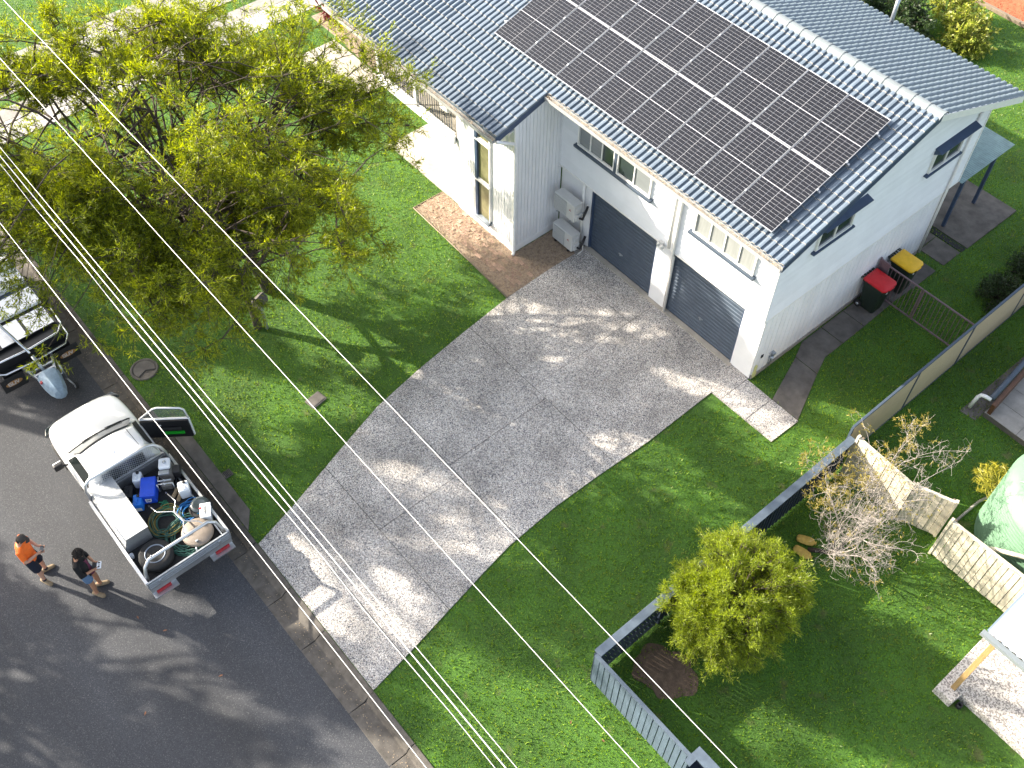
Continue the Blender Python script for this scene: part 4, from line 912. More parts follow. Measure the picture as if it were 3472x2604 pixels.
sv = MB().tube([Vector((-9.75, -2.0, 3.68)).lerp(Vector((-14.5, -11.9, 6.9)), t_)+Vector((0, 0, -1.0*t_*(1-t_))) for t_ in np.linspace(0, 1, 24)], 0.012, 6).build('service_cable', M['wiredark']); tag(sv, 'black service cable running from the deck eave into the tree', 'cable')
sv2 = MB().tube([(-9.72, -1.98, 3.66), (-9.78, -2.02, 3.45), (-9.7, -2.0, 3.30), (-9.6, -1.95, 3.35), (-9.58, -1.9, 3.55)], 0.010, 6).build('cable_loop', M['wiredark']); tag(sv2, 'black loop of cable hanging below the service box', 'cable')
sv3 = MB().tube([Vector((-28, -6.8, 4.0)).lerp(Vector((-15, -1.0, 4.2)), t_)+Vector((0, 0, -0.8*t_*(1-t_))) for t_ in np.linspace(0, 1, 20)], 0.012, 6).build('service_cable', M['wiredark']); tag(sv3, 'black overhead cable crossing the neighbouring driveway strips', 'cable')

# letterbox under the tree
lb = empty('letterbox', (-9.27, -8.48, 0), R(20), 'small grey letterbox on a post under the tree edge', 'letterbox')
MB().box(-0.03, 0.03, -0.03, 0.03, 0, 1.0).build('post', M['steel'], lb); bx_ = MB(); bx_.extr([(-0.12, 1.0), (0.12, 1.0), (0.12, 1.18), (0.0, 1.26), (-0.12, 1.18)], -0.18, 0.18, 'y'); bx_.build('box', M['concrete_old'], lb)

# ================================================================== vegetation
def sprigs(P, D, nl, ll, lw, spread, stem=0.0):
    """leaf quads around sprig points P with growth directions D; nl leaves each"""
    n = len(P); N = n*nl
    D = D/np.maximum(np.linalg.norm(D, axis=1, keepdims=True), 1e-6)
    base = np.repeat(P, nl, 0)+np.repeat(D, nl, 0)*rng.uniform(0, 1, (N, 1))*stem
    d = np.repeat(D, nl, 0)+rng.normal(0, spread, (N, 3)); d /= np.linalg.norm(d, axis=1, keepdims=True)
    s = np.cross(d, rng.normal(0, 1, (N, 3))); s /= np.maximum(np.linalg.norm(s, axis=1, keepdims=True), 1e-6)
    L = (ll*rng.uniform(0.7, 1.3, N))[:, None]; W_ = (lw*rng.uniform(0.7, 1.3, N))[:, None]
    V = np.stack([base, base+d*L*.45+s*W_*.5, base+d*L, base+d*L*.45-s*W_*.5], 1)
    return V.reshape(-1, 3), np.arange(N*4).reshape(N, 4)
def curve(a, b, n, wob, lift=0.0):
    a = np.array(a, float); b = np.array(b, float); t = np.linspace(0, 1, n)[:, None]; L = np.linalg.norm(b-a)
    off = rng.normal(0, wob*L, 3); off2 = rng.normal(0, wob*L*.5, 3)
    return a+(b-a)*t+np.sin(np.pi*t)*off+np.sin(2*np.pi*t)*off2+np.array([0, 0, 1])*np.sin(np.pi*t)*lift*L
def sun_channels(q, thr):
    """openings cut along the sun rays, shaping the crown to throw dappled light"""
    k = q[2]/math.tan(R(SUN_EL)); sx, sy = q[0]+k*math.cos(R(SUN_AZ)), q[1]+k*math.sin(R(SUN_AZ))
    a = -sx*math.sin(R(SUN_AZ))+sy*math.cos(R(SUN_AZ)); c = (sx*math.cos(R(SUN_AZ))+sy*math.sin(R(SUN_AZ)))*math.sin(R(SUN_EL))
    f = math.sin(2.0*a+0.9*c+0.5)+math.sin(1.9*c-1.0*a+2.0)+0.7*math.sin(3.3*a-1.8*c)+0.6*math.sin(3.1*c+2.3*a+1.0)
    return f < thr, sx, sy
def tree(name, label, cat, base, trunks, centre, rad, nl1, nl2, nl3, spr, leaf, bark, ll, lw, leaves=7, gap=None, group=None, droop=0.0, tr=0.16, outward=0.6, inner=0.45, kinds=None, sprspread=0.55, twgap=None):
    """trunk > limbs > branches > twigs, leaf sprigs along the twigs; crown in an ellipsoid"""
    root = empty(name, base, 0, label, cat, group); base = np.array(base, float); cen = np.array(centre, float)-base; rad = np.array(rad, float)
    wood = MB(); trunk = MB(); SP = []; SD = []
    tops = []
    for (tb, tt, r0) in trunks:
        c = curve(tb, tt, 8, 0.05); trunk.tube(c, list(np.linspace(r0, r0*.62, 8)), 10); tops.append((c, r0*.6))
    def rdir():
        v = rng.normal(0, 1, 3); return v/np.linalg.norm(v)
    for i in range(nl1):
        c, r0 = tops[i % len(tops)]
        st = c[rng.integers(4, 8)]
        v = rdir(); v[2] = v[2]*0.6+0.15
        end = cen+v*rad*rng.uniform(0.45, 0.75)
        l1 = curve(st, end, 9, 0.07, 0.06); wood.tube(l1, list(np.linspace(r0*.75, r0*.22, 9)), 6)
        for j in range(nl2):
            k = rng.integers(3, 9); s2 = l1[k]
            v2 = rdir(); v2[2] += 0.25
            q = s2+v2*rad*rng.uniform(0.28, 0.55); rel = (q-cen)/rad; ln = np.linalg.norm(rel)
            if ln > 1.0: q = cen+rel/ln*rad*rng.uniform(0.88, 1.03)
            elif ln < inner: q = cen+rel/max(ln, .05)*rad*rng.uniform(0.6, 0.95)
            if gap is not None and gap(q+base): continue
            l2 = curve(s2, q, 7, 0.08, 0.04); wood.tube(l2, list(np.linspace(r0*.28, r0*.08, 7)), 5)
            for kk in range(nl3):
                s3 = l2[rng.integers(2, 7)]; v3 = rdir(); out = (s3-cen)/rad; on = np.linalg.norm(out); out = out/max(on, .1)
                v3 = v3*0.8+out*outward+np.array([0, 0, 0.25-droop]); v3 /= np.linalg.norm(v3)
                e3 = s3+v3*rng.uniform(0.35, 0.95)*rad.min()*0.26
                if twgap is not None and sun_channels(e3+base, twgap)[0]: continue
                l3 = curve(s3, e3, 4, 0.08, -droop*.3)
                wood.tube(l3, [0.010, 0.007, 0.005, 0.003], 3, caps=False)
                t = rng.uniform(0.15, 1.0, spr); idx = np.minimum((t*3).astype(int), 2); fr_ = t*3-idx
                P = l3[idx]*(1-fr_[:, None])+l3[idx+1]*fr_[:, None]
                SP.append(P+rng.normal(0, 0.03, P.shape)); SD.append(np.tile(v3, (spr, 1))+rng.normal(0, 0.5, (spr, 3))+np.array([0, 0, 0.15-droop]))
    trunk.build('trunk', M[bark], root); wood.build('branches', M[bark], root)
    V, F = sprigs(np.concatenate(SP), np.concatenate(SD), leaves, ll, lw, sprspread, stem=ll*1.3)
    cr = link('crown', npmesh('crown', V, F, M[leaf]), root)
    return root, len(F)
LITLAWN = [(-11.2, -9.3), (-5.5, -8.3), (-5.9, -3.0), (-10.4, -2.8), (-12.5, -5)]; LITDRIVE = [(-6.2, -3.4), (-6.2, 0.0), (-2.2, 0.0), (-4.2, -3.4)]
def sun_gap(q):  # leaves out clumps whose shadow would fall on the sunlit lawn and driveway
    g, sx, sy = sun_channels(q, -0.5)
    if g: return True
    sx, sy = np.array([sx]), np.array([sy])
    if inpoly(sx, sy, LITLAWN)[0] and rng.random() < 0.75: return True
    return bool(inpoly(sx, sy, LITDRIVE)[0] and rng.random() < 0.5)
def lobes(q): return math.sin(3.1*q[0])+math.sin(3.4*q[1]+2.2*q[2])+math.sin(3.0*q[2]+1) < -2.0
big, nb = tree('bottlebrush_tree', 'large spreading green tree between the road and the deck', 'tree', (-10.4, -7.7, 0), [((0, 0, 0), (-0.35, -0.2, 2.4), 0.17), ((0.95, -0.95, 0), (0.1, -0.7, 2.5), 0.11)], (-11.4, -9.1, 5.0), (6.1, 6.5, 2.75), 46, 16, 24, 15, 'leaf', 'bark', 0.11, 0.018, 5, droop=0.18, gap=sun_gap, twgap=-0.2)

# a loose bush leaning over the cap of the side fence
bush, _ = tree('golden_bush', 'dense yellow green bush growing behind the low blue fence', 'bush', (4.15, -5.45, 0), [((0, 0, 0), (0.05, 0, 0.7), 0.06)], (4.28, -5.55, 1.45), (1.36, 1.52, 1.36), 18, 15, 9, 18, 'leafbush', 'bark', 0.085, 0.010, 4, outward=1.1, inner=0.7, gap=lobes)

# bare leaning tree: pale twigs with a few golden leaves
def bare_tree():
    root = empty('bare_tree', (4.15, -2.62, 0), 0, 'sparse leaning tree with bare pale twigs over the cream screen', 'tree'); base = np.array([4.15, -2.62, 0])
    tk_ = MB(); br = MB(); tw_ = MB(); SP = []; SD = []
    t0 = curve((0, 0, 0.02), (0.45, 0.15, 0.35), 6, 0.05); tk_.tube(t0, list(np.linspace(0.055, 0.04, 6)), 8)
    ends = [(4.9, -0.4, 2.6), (4.3, -0.1, 2.4), (3.7, -0.9, 2.3), (5.5, -1.2, 2.4), (5.9, -2.2, 2.0), (5.6, -2.9, 1.7), (4.9, -3.1, 1.5), (4.4, -1.6, 2.3), (3.5, -1.9, 2.0), (5.0, -1.7, 2.5), (3.9, -2.4, 1.9), (5.3, 0.0, 2.3), (4.6, -2.5, 2.1)]
    for e in ends:
        e = np.array(e)-base; l1 = curve(t0[-1], e, 10, 0.09, 0.05); tk_r = list(np.linspace(0.018, 0.004, 10)); br.tube(l1, tk_r, 6)
        for j in range(20):
            s = l1[rng.integers(3, 10)]; v = rng.normal(0, 1, 3); v = v/np.linalg.norm(v)+(e/np.linalg.norm(e))*0.9; v /= np.linalg.norm(v)
            l2 = curve(s, s+v*rng.uniform(0.25, 0.7), 6, 0.16, 0.05); br.tube(l2, list(np.linspace(0.0055, 0.0022, 6)), 4, caps=False)
            for q in range(6):
                s3 = l2[rng.integers(2, 6)]; v3 = rng.normal(0, 1, 3)+v*0.8; v3 /= np.linalg.norm(v3)
                l3 = curve(s3, s3+v3*rng.uniform(0.10, 0.32), 5, 0.25, 0.1); tw_.tube(l3, list(np.linspace(0.003, 0.0014, 5)), 3, caps=False)
                wp = s3+base
                pl = 0.75 if (wp[0]-wp[1]*0.2 < 4.55) else 0.12
                if rng.random() < pl:
                    n_ = rng.integers(3, 9) if pl > .5 else 2
                    SP.append(l3[rng.integers(1, 5, n_)]); SD.append(np.tile(v3, (n_, 1))+rng.normal(0, .4, (n_, 3)))
    tk_.build('trunk', M['bark'], root); br.build('branches', M['twig'], root); tw_.build('twigs', M['twig'], root)
    V, F = sprigs(np.concatenate(SP), np.concatenate(SD), 4, 0.075, 0.012, 0.5, 0.08); link('foliage', npmesh('foliage', V, F, M['leafgold']), root)
bare_tree()

# smaller plants
def shrub(name, label, base, rad, n, leaf, ll, lw, group=None, h=0.5):
    root = empty(name, base, 0, label, 'shrub', group); st_ = MB(); SP = []; SD = []
    for i in range(n):
        v = rng.normal(0, 1, 3); v[2] = abs(v[2]); v /= np.linalg.norm(v); e = v*np.array(rad)*rng.uniform(0.6, 1.0); e[2] += 0.05
        l = curve((0, 0, 0), e, 5, 0.08, 0.1); st_.tube(l, [0.012, 0.010, 0.008, 0.006, 0.004], 4, caps=False)
        m_ = 14; t = rng.uniform(0.45, 1.0, m_); idx = np.minimum((t*4).astype(int), 3); P = l[idx]+(l[idx+1]-l[idx])*(t*4-idx)[:, None]
        SP.append(P+rng.normal(0, 0.05, P.shape)); SD.append(np.tile(v, (m_, 1))+rng.normal(0, .6, (m_, 3)))
    st_.build('stems', M['bark'], root); V, F = sprigs(np.concatenate(SP), np.concatenate(SD), 4, ll, lw, 0.7, ll); link('foliage', npmesh('foliage', V, F, M[leaf]), root); return root
shrub('croton_shrub', 'bright yellow green shrub behind the roof ridge', (-5.0, 16.2, 0), (1.1, 1.0, 1.4), 60, 'leafcroton', 0.13, 0.07)
shrub('green_shrub', 'dark green shrub behind the roof beside the vent pipe', (-6.9, 15.2, 0), (1.6, 1.3, 1.5), 80, 'leafhedge', 0.12, 0.06)
shrub('pink_shrub', 'yellow and pink shrub at the top edge behind the vent pipe', (-6.1, 17.0, 0), (1.0, 1.0, 1.7), 50, 'leafcroton', 0.12, 0.06)
shrub('green_shrub', 'green shrub at the far left of the back yard hedge', (-8.6, 14.6, 0), (1.5, 1.3, 1.7), 80, 'leafhedge', 0.12, 0.06)
shrub('hedge_shrub', 'dark low hedge plant by the cream fence behind the gate', (2.45, 7.2, 0), (0.6, 0.9, 0.75), 70, 'leafhedge', 0.07, 0.035)
shrub('hedge_shrub', 'dark low hedge plant further along the cream fence', (2.45, 8.8, 0), (0.6, 0.9, 0.85), 70, 'leafhedge', 0.07, 0.035)
shrub('golden_shrub', 'bright yellow shrub at the left end of the deck', (-17.0, 1.2, 0), (1.5, 0.9, 1.6), 90, 'leafyel', 0.11, 0.06)
shrub('golden_shrub', 'yellow green shrub beside the red mulch under the roof corner', (-19.2, 1.3, 0), (1.2, 0.9, 1.5), 70, 'leafyel', 0.11, 0.06)
shrub('cordyline', 'dark red spiky plant behind the tree top', (-19.8, 1.2, 0), (0.6, 0.6, 1.0), 26, 'leafcord', 0.4, 0.05)
# palm fronds by the tank
pr_ = empty('palm', (5.72, 1.75, 0), 0, 'small golden palm tuft left of the green tank', 'palm')
MB().tube([(0.25, 0.2, 0), (0.2, 0.15, 0.4)], 0.06, 8).build('trunk', M['bark'], pr_)
for a in np.linspace(0, 6.28, 13)[:-1]:
    fp_ = []; st2 = MB(); pts = [Vector((0.2+0.5*t_*math.cos(a), 0.15+0.5*t_*math.sin(a), 0.4+0.45*t_-0.45*t_*t_)) for t_ in np.linspace(0, 1, 7)]
    st2.tube(pts, list(np.linspace(0.012, 0.003, 7)), 4)
    P = []; D_ = []
    for i in range(60):
        t_ = rng.uniform(0.15, 1)*5.99; k = int(t_); p = pts[k].lerp(pts[k+1], t_-k); sd2 = 1 if i % 2 else -1
        P.append(p); D_.append((-math.sin(a)*sd2+0.5*math.cos(a), math.cos(a)*sd2+0.5*math.sin(a), -0.1))
    fo_ = st2.build('frond', M['palm'], pr_); V, F = sprigs(np.array([tuple(p) for p in P]), np.array(D_), 1, 0.24, 0.022, 0.12); link('leaflets', npmesh('leaflets', V, F, M['palm']), fo_)

# tall street trees standing beyond the left edge; they shade the road and lawns
def shade_tree(label, base, h, cz, rad, n, seed):
    tree('gum_tree', label, 'tree', base, [((0, 0, 0), (0.2, 0.1, cz-rad[2]*0.6), 0.24)], (base[0], base[1], cz), rad, 14, 11, 6, n, 'leafdim', 'bark', 0.26, 0.07, 4, gap=lambda q: sun_channels(q, -0.5)[0], twgap=-0.05, group='street trees across the road')
shade_tree('tall gum tree across the road, nearest the trailer', (-26.4, -19.8, 0), 11, 7.0, (3.4, 3.4, 2.4), 12, 1)
shade_tree('tall gum tree across the road, nearest the people', (-15.5, -24.6, 0), 12, 6.5, (4.8, 4.8, 3.2), 18, 2)
shade_tree('tallest gum tree on the verge beside the road', (-21.5, -21.0, 0), 15, 12.0, (5.4, 4.6, 3.4), 7, 3)
shade_tree('smallest gum tree across the road beyond the trailer', (-20.8, -17.6, 0), 8, 5.4, (3.2, 2.6, 2.0), 10, 5)
shade_tree('gum tree across the road, furthest to the right', (-11.5, -26.0, 0), 12, 6.5, (4.6, 4.6, 3.2), 18, 4)

# ================================================================== the ute, its load and the trailer
def diamonds(u0, u1, v0, v1, sp, to3d, h=0.004):
    """raised tread pattern: short crossed bars on a plate; to3d maps (u, v, height) to a point"""
    mb = MB(); i = 0; v = v0+sp*0.5
    while v < v1-sp*0.3:
        u = u0+sp*(0.5 if i % 2 else 1.0); k = 0
        while u < u1-sp*0.3:
            a = R(45) if (k+i) % 2 else R(-45); c, s = math.cos(a)*sp*0.42, math.sin(a)*sp*0.42; px, py = -math.sin(a)*sp*0.13, math.cos(a)*sp*0.13
            mb.add([to3d(u-c, v-s, 0.0005), to3d(u+px, v+py, h), to3d(u+c, v+s, 0.0005), to3d(u-px, v-py, h)], [(0, 3, 2, 1)]); u += sp; k += 1
        v += sp; i += 1
    return mb
ute = empty('ute', (-6.8, -13.52, -0.13), 0, 'white single cab ute with aluminium tray and open kerbside door', 'ute')
def body_ring(x, w_, top, bot, cr=0.02):
    h = [(0, top), (0.45*w_, top-cr*.5), (0.80*w_, top-cr*1.6), (0.96*w_, top-0.10), (w_, top-0.22 if top-0.22 > bot+.2 else bot+.25), (w_, bot+0.18), (0.97*w_, bot+0.05), (0.7*w_, bot)]
    return [(x, y, z) for y, z in h]+[(x, -y, z) for y, z in reversed(h[1:])]
b = MB(); b.smooth = True
b.loft([body_ring(x, w_, t_, bt_, cr) for x, w_, t_, bt_, cr in ((-2.76, 0.40, 0.66, 0.40, .01), (-2.73, 0.62, 0.78, 0.36, .02), (-2.62, 0.80, 0.90, 0.32, .03), (-2.40, 0.90, 0.99, 0.30, .035), (-2.0, 0.935, 1.06, 0.30, .035), (-1.60, 0.94, 1.115, 0.30, .03), (-1.42, 0.94, 1.13, 0.30, .03), (-1.30, 0.94, 1.10, 0.30, .02), (-0.05, 0.93, 1.08, 0.30, .02), (0.0, 0.90, 1.04, 0.34, .02))])
bo = b.build('body', M['carwhite'], ute); sm_ = bo.modifiers.new('sub', 'SUBSURF'); sm_.levels = 1; sm_.render_levels = 2
def cab_ring(xf, xb, w_, z, bow, r_=0.10):
    pts = []
    for t_ in np.linspace(-1, 1, 9): pts.append((xf+bow*t_*t_, w_*t_*0.93, z))
    pts += [(xf+bow+0.06, w_, z), (xb-0.10, w_, z), (xb, w_*0.90, z)]
    pts += [(xb, w_*0.4, z), (xb, -w_*0.4, z), (xb, -w_*0.90, z), (xb-0.10, -w_, z), (xf+bow+0.06, -w_, z)]
    return pts
c = MB(); c.smooth = True
c.loft([cab_ring(-1.46, -0.03, 0.86, 1.07, 0.10), cab_ring(-1.36, -0.03, 0.83, 1.16, 0.10), cab_ring(-0.90, -0.03, 0.69, 1.58, 0.08), cab_ring(-0.78, -0.03, 0.645, 1.67, 0.07), cab_ring(-0.70, -0.06, 0.58, 1.705, 0.06), cab_ring(-0.45, -0.20, 0.25, 1.725, 0.03)])
smooth_angle(c.build('cab', M['carwhite'], ute), 35)
def patch(f, nu, nv, name, mm, parent, off=0.012):
    mb = MB(); mb.smooth = True; pts = [[Vector(f(i/nu, j/nv)) for j in range(nv+1)] for i in range(nu+1)]
    mb.add([p for r in pts for p in r], [(i*(nv+1)+j, (i+1)*(nv+1)+j, (i+1)*(nv+1)+j+1, i*(nv+1)+j+1) for i in range(nu) for j in range(nv)])
    return mb.build(name, M[mm], parent)
def wsf(u, v):
    y = (u*2-1); w_ = 0.80+(0.60-0.80)*v; xb = -1.405+(-0.835+1.405)*v; return (xb+0.085*y*y-0.035, y*w_, 1.13+(1.635-1.13)*v+0.030)
wsh = patch(wsf, 10, 6, 'windscreen', 'carglass', ute)
MB().tube([wsf(u, 0.03) for u in np.linspace(0.02, 0.98, 10)], 0.018, 6).build('windscreen_seal', M['black'], ute)
for u0 in (0.25, 0.62): MB().tube([Vector(wsf(u0, 0.02))+Vector((-.02, 0, .02)), Vector(wsf(u0+0.25, 0.09))+Vector((-.015, 0, .02))], 0.008, 5).build('wiper', M['black'], ute)
for sy in (-1, 1):
    def swf(u, v, sy=sy):
        xf = -1.20+0.36*v; xb = -0.22; w_ = 0.842+(0.685-0.842)*v; return (xf+(xb-xf)*u, sy*(w_+0.010), 1.135+(1.59-1.135)*v)
    patch(swf, 6, 4, 'side_pane', 'carglass' if sy < 0 else 'dark', ute)  # kerbside sheet is painted dark for the shaded cab seen through the open door
    MB().tube([(-0.68, sy*0.50, 1.712), (-0.12, sy*0.52, 1.705)], 0.007, 5).build('roof_seam', M['black'], ute)
MB().box(-0.012, 0.0, -0.5, 0.5, 1.2, 1.55).build('rear_window', M['glass'], ute)
an = MB(); an.loft([[(-0.30+0.05*a_*k, 0.03*b_*k, z) for a_, b_ in ((-1, 0), (-.5, 1), (.7, 1), (1, 0), (.7, -1), (-.5, -1))] for z, k in ((1.715, 1.3), (1.745, 0.6))]); an.build('antenna', M['carwhite'], ute)
for sy in (-1, 1):
    hl = MB(); hl.loft([[(x, sy*y, z) for x, y, z in r] for r in ([(-2.70, 0.55, 0.66), (-2.60, 0.84, 0.68), (-2.42, 0.93, 0.74), (-2.42, 0.93, 0.82), (-2.62, 0.83, 0.80), (-2.73, 0.55, 0.74)], [(-2.72, 0.56, 0.67), (-2.63, 0.86, 0.69), (-2.43, 0.945, 0.75), (-2.43, 0.945, 0.81), (-2.64, 0.85, 0.79), (-2.745, 0.56, 0.73)])]); hl.build('headlight', M['glass'], ute)
MB().box(-2.80, -2.74, -0.42, 0.42, 0.42, 0.60).build('grille', M['black'], ute)
for sy in (-1, 1):
    for wx in (-2.02, 1.45):
        mx = Matrix.Translation((wx, sy*0.84, 0.36)) @ Matrix.Rotation(R(90), 4, 'X')
        ty = MB().lathe([(0.22, -0.10), (0.34, -0.115), (0.365, -0.08), (0.365, 0.08), (0.34, 0.115), (0.22, 0.10)], 28, mx=mx).build('wheel', M['rubber'], ute)
        MB().lathe([(0.0, -0.06), (0.2, -0.06), (0.22, -0.09), (0.22, 0.09), (0.2, 0.06), (0.0, 0.06)], 20, mx=mx, cap=False).build('rim', M['steel'], ty)
# mirror on the road side
mr = MB(); mr.tube([(-1.12, -0.90, 1.10), (-1.15, -1.0, 1.12)], 0.025, 6); mr.cbox(-1.24, -1.13, -1.20, -0.98, 1.04, 1.22, 0.03); mr.build('mirror', M['black'], ute); MB().cbox(-1.268, -1.20, -1.19, -0.99, 1.06, 1.21, 0.025).build('mirror_cap', M['carwhite'], ute)
MB().cbox(-0.50, -0.36, -0.962, -0.935, 0.94, 0.98, 0.008).build('door_handle', M['black'], ute)
# open door: hinge at the front edge on the kerb side
dr = empty('door', (-1.20, 0.90, 0.0), R(53)); dr.parent = ute
bevel(MB().box(0.0, 1.18, 0.00, 0.07, 0.42, 1.10).build('door_skin', M['carwhite'], dr), 0.02)
MB().box(0.03, 1.15, -0.045, 0.0, 0.44, 1.09).build('door_trim', M['black'], dr)
fr2 = MB(); fr2.tube([(0.02, 0.04, 1.10), (0.42, 0.00, 1.52), (0.55, -0.02, 1.60), (1.08, -0.05, 1.60), (1.15, -0.03, 1.52), (1.16, 0.04, 1.10)], 0.024, 8); fr2.build('window_frame', M['carwhite'], dr)
fr3 = MB().tube([(0.05, 0.035, 1.12), (0.43, -0.002, 1.50), (0.56, -0.022, 1.575), (1.07, -0.052, 1.575), (1.13, -0.032, 1.50), (1.14, 0.038, 1.12)], 0.016, 6).build('window_seal', M['black'], dr)
M['clearglass'] = mat('clear_glass', (0.5, 0.55, 0.53), 0.05, alpha=0.25)
MB().add([(0.05, 0.03, 1.10), (1.14, 0.03, 1.10), (1.12, -0.04, 1.56), (0.55, -0.02, 1.57)], [(0, 1, 2, 3)]).build('door_glass', M['clearglass'], dr)
MB().box(0.52, 0.98, -0.075, -0.046, 0.60, 0.68).build('green_strip', mat('green_strip', (0.01, 0.42, 0.02), 0.6), dr)
dp_ = MB(); dp_.cbox(0.40, 0.95, -0.10, -0.046, 0.78, 0.86, 0.02); dp_.cbox(0.30, 0.36, -0.06, -0.046, 0.9, 0.95, 0.01); dp_.build('armrest', M['rubber'], dr); MB().cbox(0.44, 0.50, -0.066, -0.046, 0.92, 0.96, 0.01).build('latch', M['letter'], dr)
# tray
MB().box(0.10, 2.68, -0.96, 0.96, 0.82, 0.90).build('tray_floor', M['rubber'], ute)
rm = MB()
for i in range(34):
    for j in range(24): rm.box(0.18+i*0.073, 0.18+i*0.073+0.03, -0.9+j*0.075, -0.9+j*0.075+0.03, 0.90, 0.906)
ro_ = rm.build('mat_studs', M['rubber'], ute); ro_['kind'] = 'stuff'
for sy in (-1, 1):
    sdb = MB(); y0 = sy*1.0
    sdb.box(0.10, 2.70, min(y0, y0-sy*0.035), max(y0, y0-sy*0.035), 0.84, 1.10); sdb.box(0.10, 2.70, min(y0+sy*0.006, y0-sy*0.05), max(y0+sy*0.006, y0-sy*0.05), 1.10, 1.13)
    so_ = sdb.build('side_board', M['alu'], ute)
    for zz in (0.90, 0.97, 1.04): MB().box(0.12, 2.68, min(y0, y0+sy*0.012), max(y0, y0+sy*0.012), zz, zz+0.025).build('rib', M['alu'], so_)
tg = MB(); tg.box(2.69, 2.725, -0.99, 0.99, 0.84, 1.12); tg_o = tg.build('tailgate', M['steel'], ute)
for zz in (0.88, 0.95, 1.02): MB().box(2.725, 2.738, -0.97, 0.97, zz, zz+0.03).build('rib', M['alu'], tg_o)
for y in (-0.72, 0.72): MB().cbox(2.735, 2.765, y-0.03, y+0.03, 0.86, 1.06, 0.008).build('latch', M['alu'], tg_o)
rb2 = MB(); rb2.box(2.52, 2.72, -0.98, 0.98, 0.70, 0.83); rb2.box(2.60, 2.80, -0.98, -0.42, 0.52, 0.56); rb2.box(2.60, 2.80, 0.42, 0.98, 0.52, 0.56); rb2.box(2.60, 2.66, -0.98, -0.42, 0.56, 0.70); rb2.box(2.60, 2.66, 0.42, 0.98, 0.56, 0.70); rb2.build('rear_bumper', M['alu'], ute)
for sy in (-1, 1):
    MB().cbox(2.665, 2.73, sy*0.72-0.17, sy*0.72+0.17, 0.575, 0.685, 0.01).build('taillight', M['redlens'], ute)
# headboard with expanded mesh
hb = MB(); hb.tube([(0.08, -0.93, 0.88), (0.05, -0.93, 1.45), (0.03, -0.88, 1.62), (0.02, -0.76, 1.70), (0.02, 0.60, 1.70), (0.05, 0.76, 1.66), (0.10, 0.88, 1.50), (0.14, 0.93, 1.30), (0.16, 0.94, 0.9)], 0.036, 12); hb.box(0.03, 0.08, -0.9, 0.9, 1.17, 1.24); hb.box(0.04, 0.09, -0.96, 0.96, 0.88, 1.16); hb.build('headboard', M['alu'], ute)
em = MB()
for i in range(26):
    y = -0.72+i*0.055
    for s in (-1, 1):
        a = (0.05, y, 1.24); bq = (0.05, y+s*0.24, 1.66)
        if abs(bq[1]) < 0.8: em.tube([a, bq], 0.006, 4)
em.build('mesh_guard', M['alu'], ute)
rbar = MB(); rbar.tube([(2.58, -0.92, 0.90), (2.56, -0.90, 1.22), (2.52, -0.84, 1.42), (2.46, -0.70, 1.50), (2.46, 0.70, 1.50), (2.52, 0.84, 1.42), (2.56, 0.90, 1.22), (2.60, 0.93, 0.90)], 0.038, 12); rbar.build('rear_bar', M['alu'], ute)
MB().tube([(2.46, -0.62, 1.53), (2.46, -0.62, 1.60)], 0.014, 6).build('rope_peg', M['chrome'], ute)
MB().box(0.35, 2.6, 0.84, 0.87, 0.90, 0.99).build('inner_rail', M['alu'], ute)
ld = MB(); ld.box(0.3, 1.6, 0.89, 0.95, 0.91, 0.95); ld.build('side_track', M['black'], ute)
UX, UY, UZ = -6.8, -13.52, -0.13; TF = UZ+0.906    # tray floor height in the world

# toolbox of checker plate
tb = empty('toolbox', (-6.0, -14.18, TF), 0, 'long aluminium checker plate toolbox on the road side of the tray', 'toolbox')
L0, L1 = -0.82, 0.86
MB().extr([(-0.31, 0.0), (0.33, 0.0), (0.33, 0.46), (-0.17, 0.46), (-0.31, 0.10)], L0, L1, 'x').build('body', M['checker'], tb)
MB().box(L0-0.01, L1+0.01, -0.185, 0.345, 0.462, 0.485).build('lid', M['alu'], tb)
MB().tube([(L0, -0.188, 0.47), (L1, -0.188, 0.47)], 0.012, 6).build('hinge', M['steel'], tb)
d1 = diamonds(L0, L1, -0.17, 0.33, 0.05, lambda u, v, h: (u, v, 0.486+h)).build('tread_pattern', M['checkerdark'], tb); d1['kind'] = 'stuff'
sl_ = math.atan2(0.36, 0.14)
d2 = diamonds(L0, L1, 0.0, 0.38, 0.05, lambda u, v, h: (u, -0.311+v*math.cos(sl_)-h*math.sin(sl_), 0.10+v*math.sin(sl_)+h*math.cos(sl_))).build('tread_pattern', M['checkerdark'], tb); d2['kind'] = 'stuff'
d3 = diamonds(-0.28, 0.32, 0.02, 0.45, 0.05, lambda u, v, h: (L1+0.001+h, u, v)).build('tread_pattern', M['checkerdark'], tb); d3['kind'] = 'stuff'

# spare wheel
sw = empty('spare_wheel', (-4.62, -14.02, TF), 0, 'black spare wheel with grey steel rim lying flat in the tray', 'wheel')
MB().lathe([(0.22, 0.02), (0.31, 0.0), (0.36, 0.04), (0.37, 0.09), (0.37, 0.15), (0.36, 0.20), (0.31, 0.24), (0.22, 0.22)], 40).build('tyre', M['rubber'], sw)
rm_ = MB().lathe([(0.225, 0.02), (0.225, 0.235), (0.205, 0.235), (0.19, 0.17), (0.15, 0.155), (0.10, 0.175), (0.04, 0.175), (0.0, 0.14)], 32, cap=False).build('rim', mat('grey_wheel_steel', (0.20, 0.23, 0.28), 0.45, 0.3), sw)
for k in range(16): a = 2*math.pi*k/16; MB().lathe([(0.013, 0.0), (0.0, 0.0005)], 8, (0.172*math.cos(a), 0.172*math.sin(a), 0.168), cap=False).build('vent_hole', M['black'], rm_)
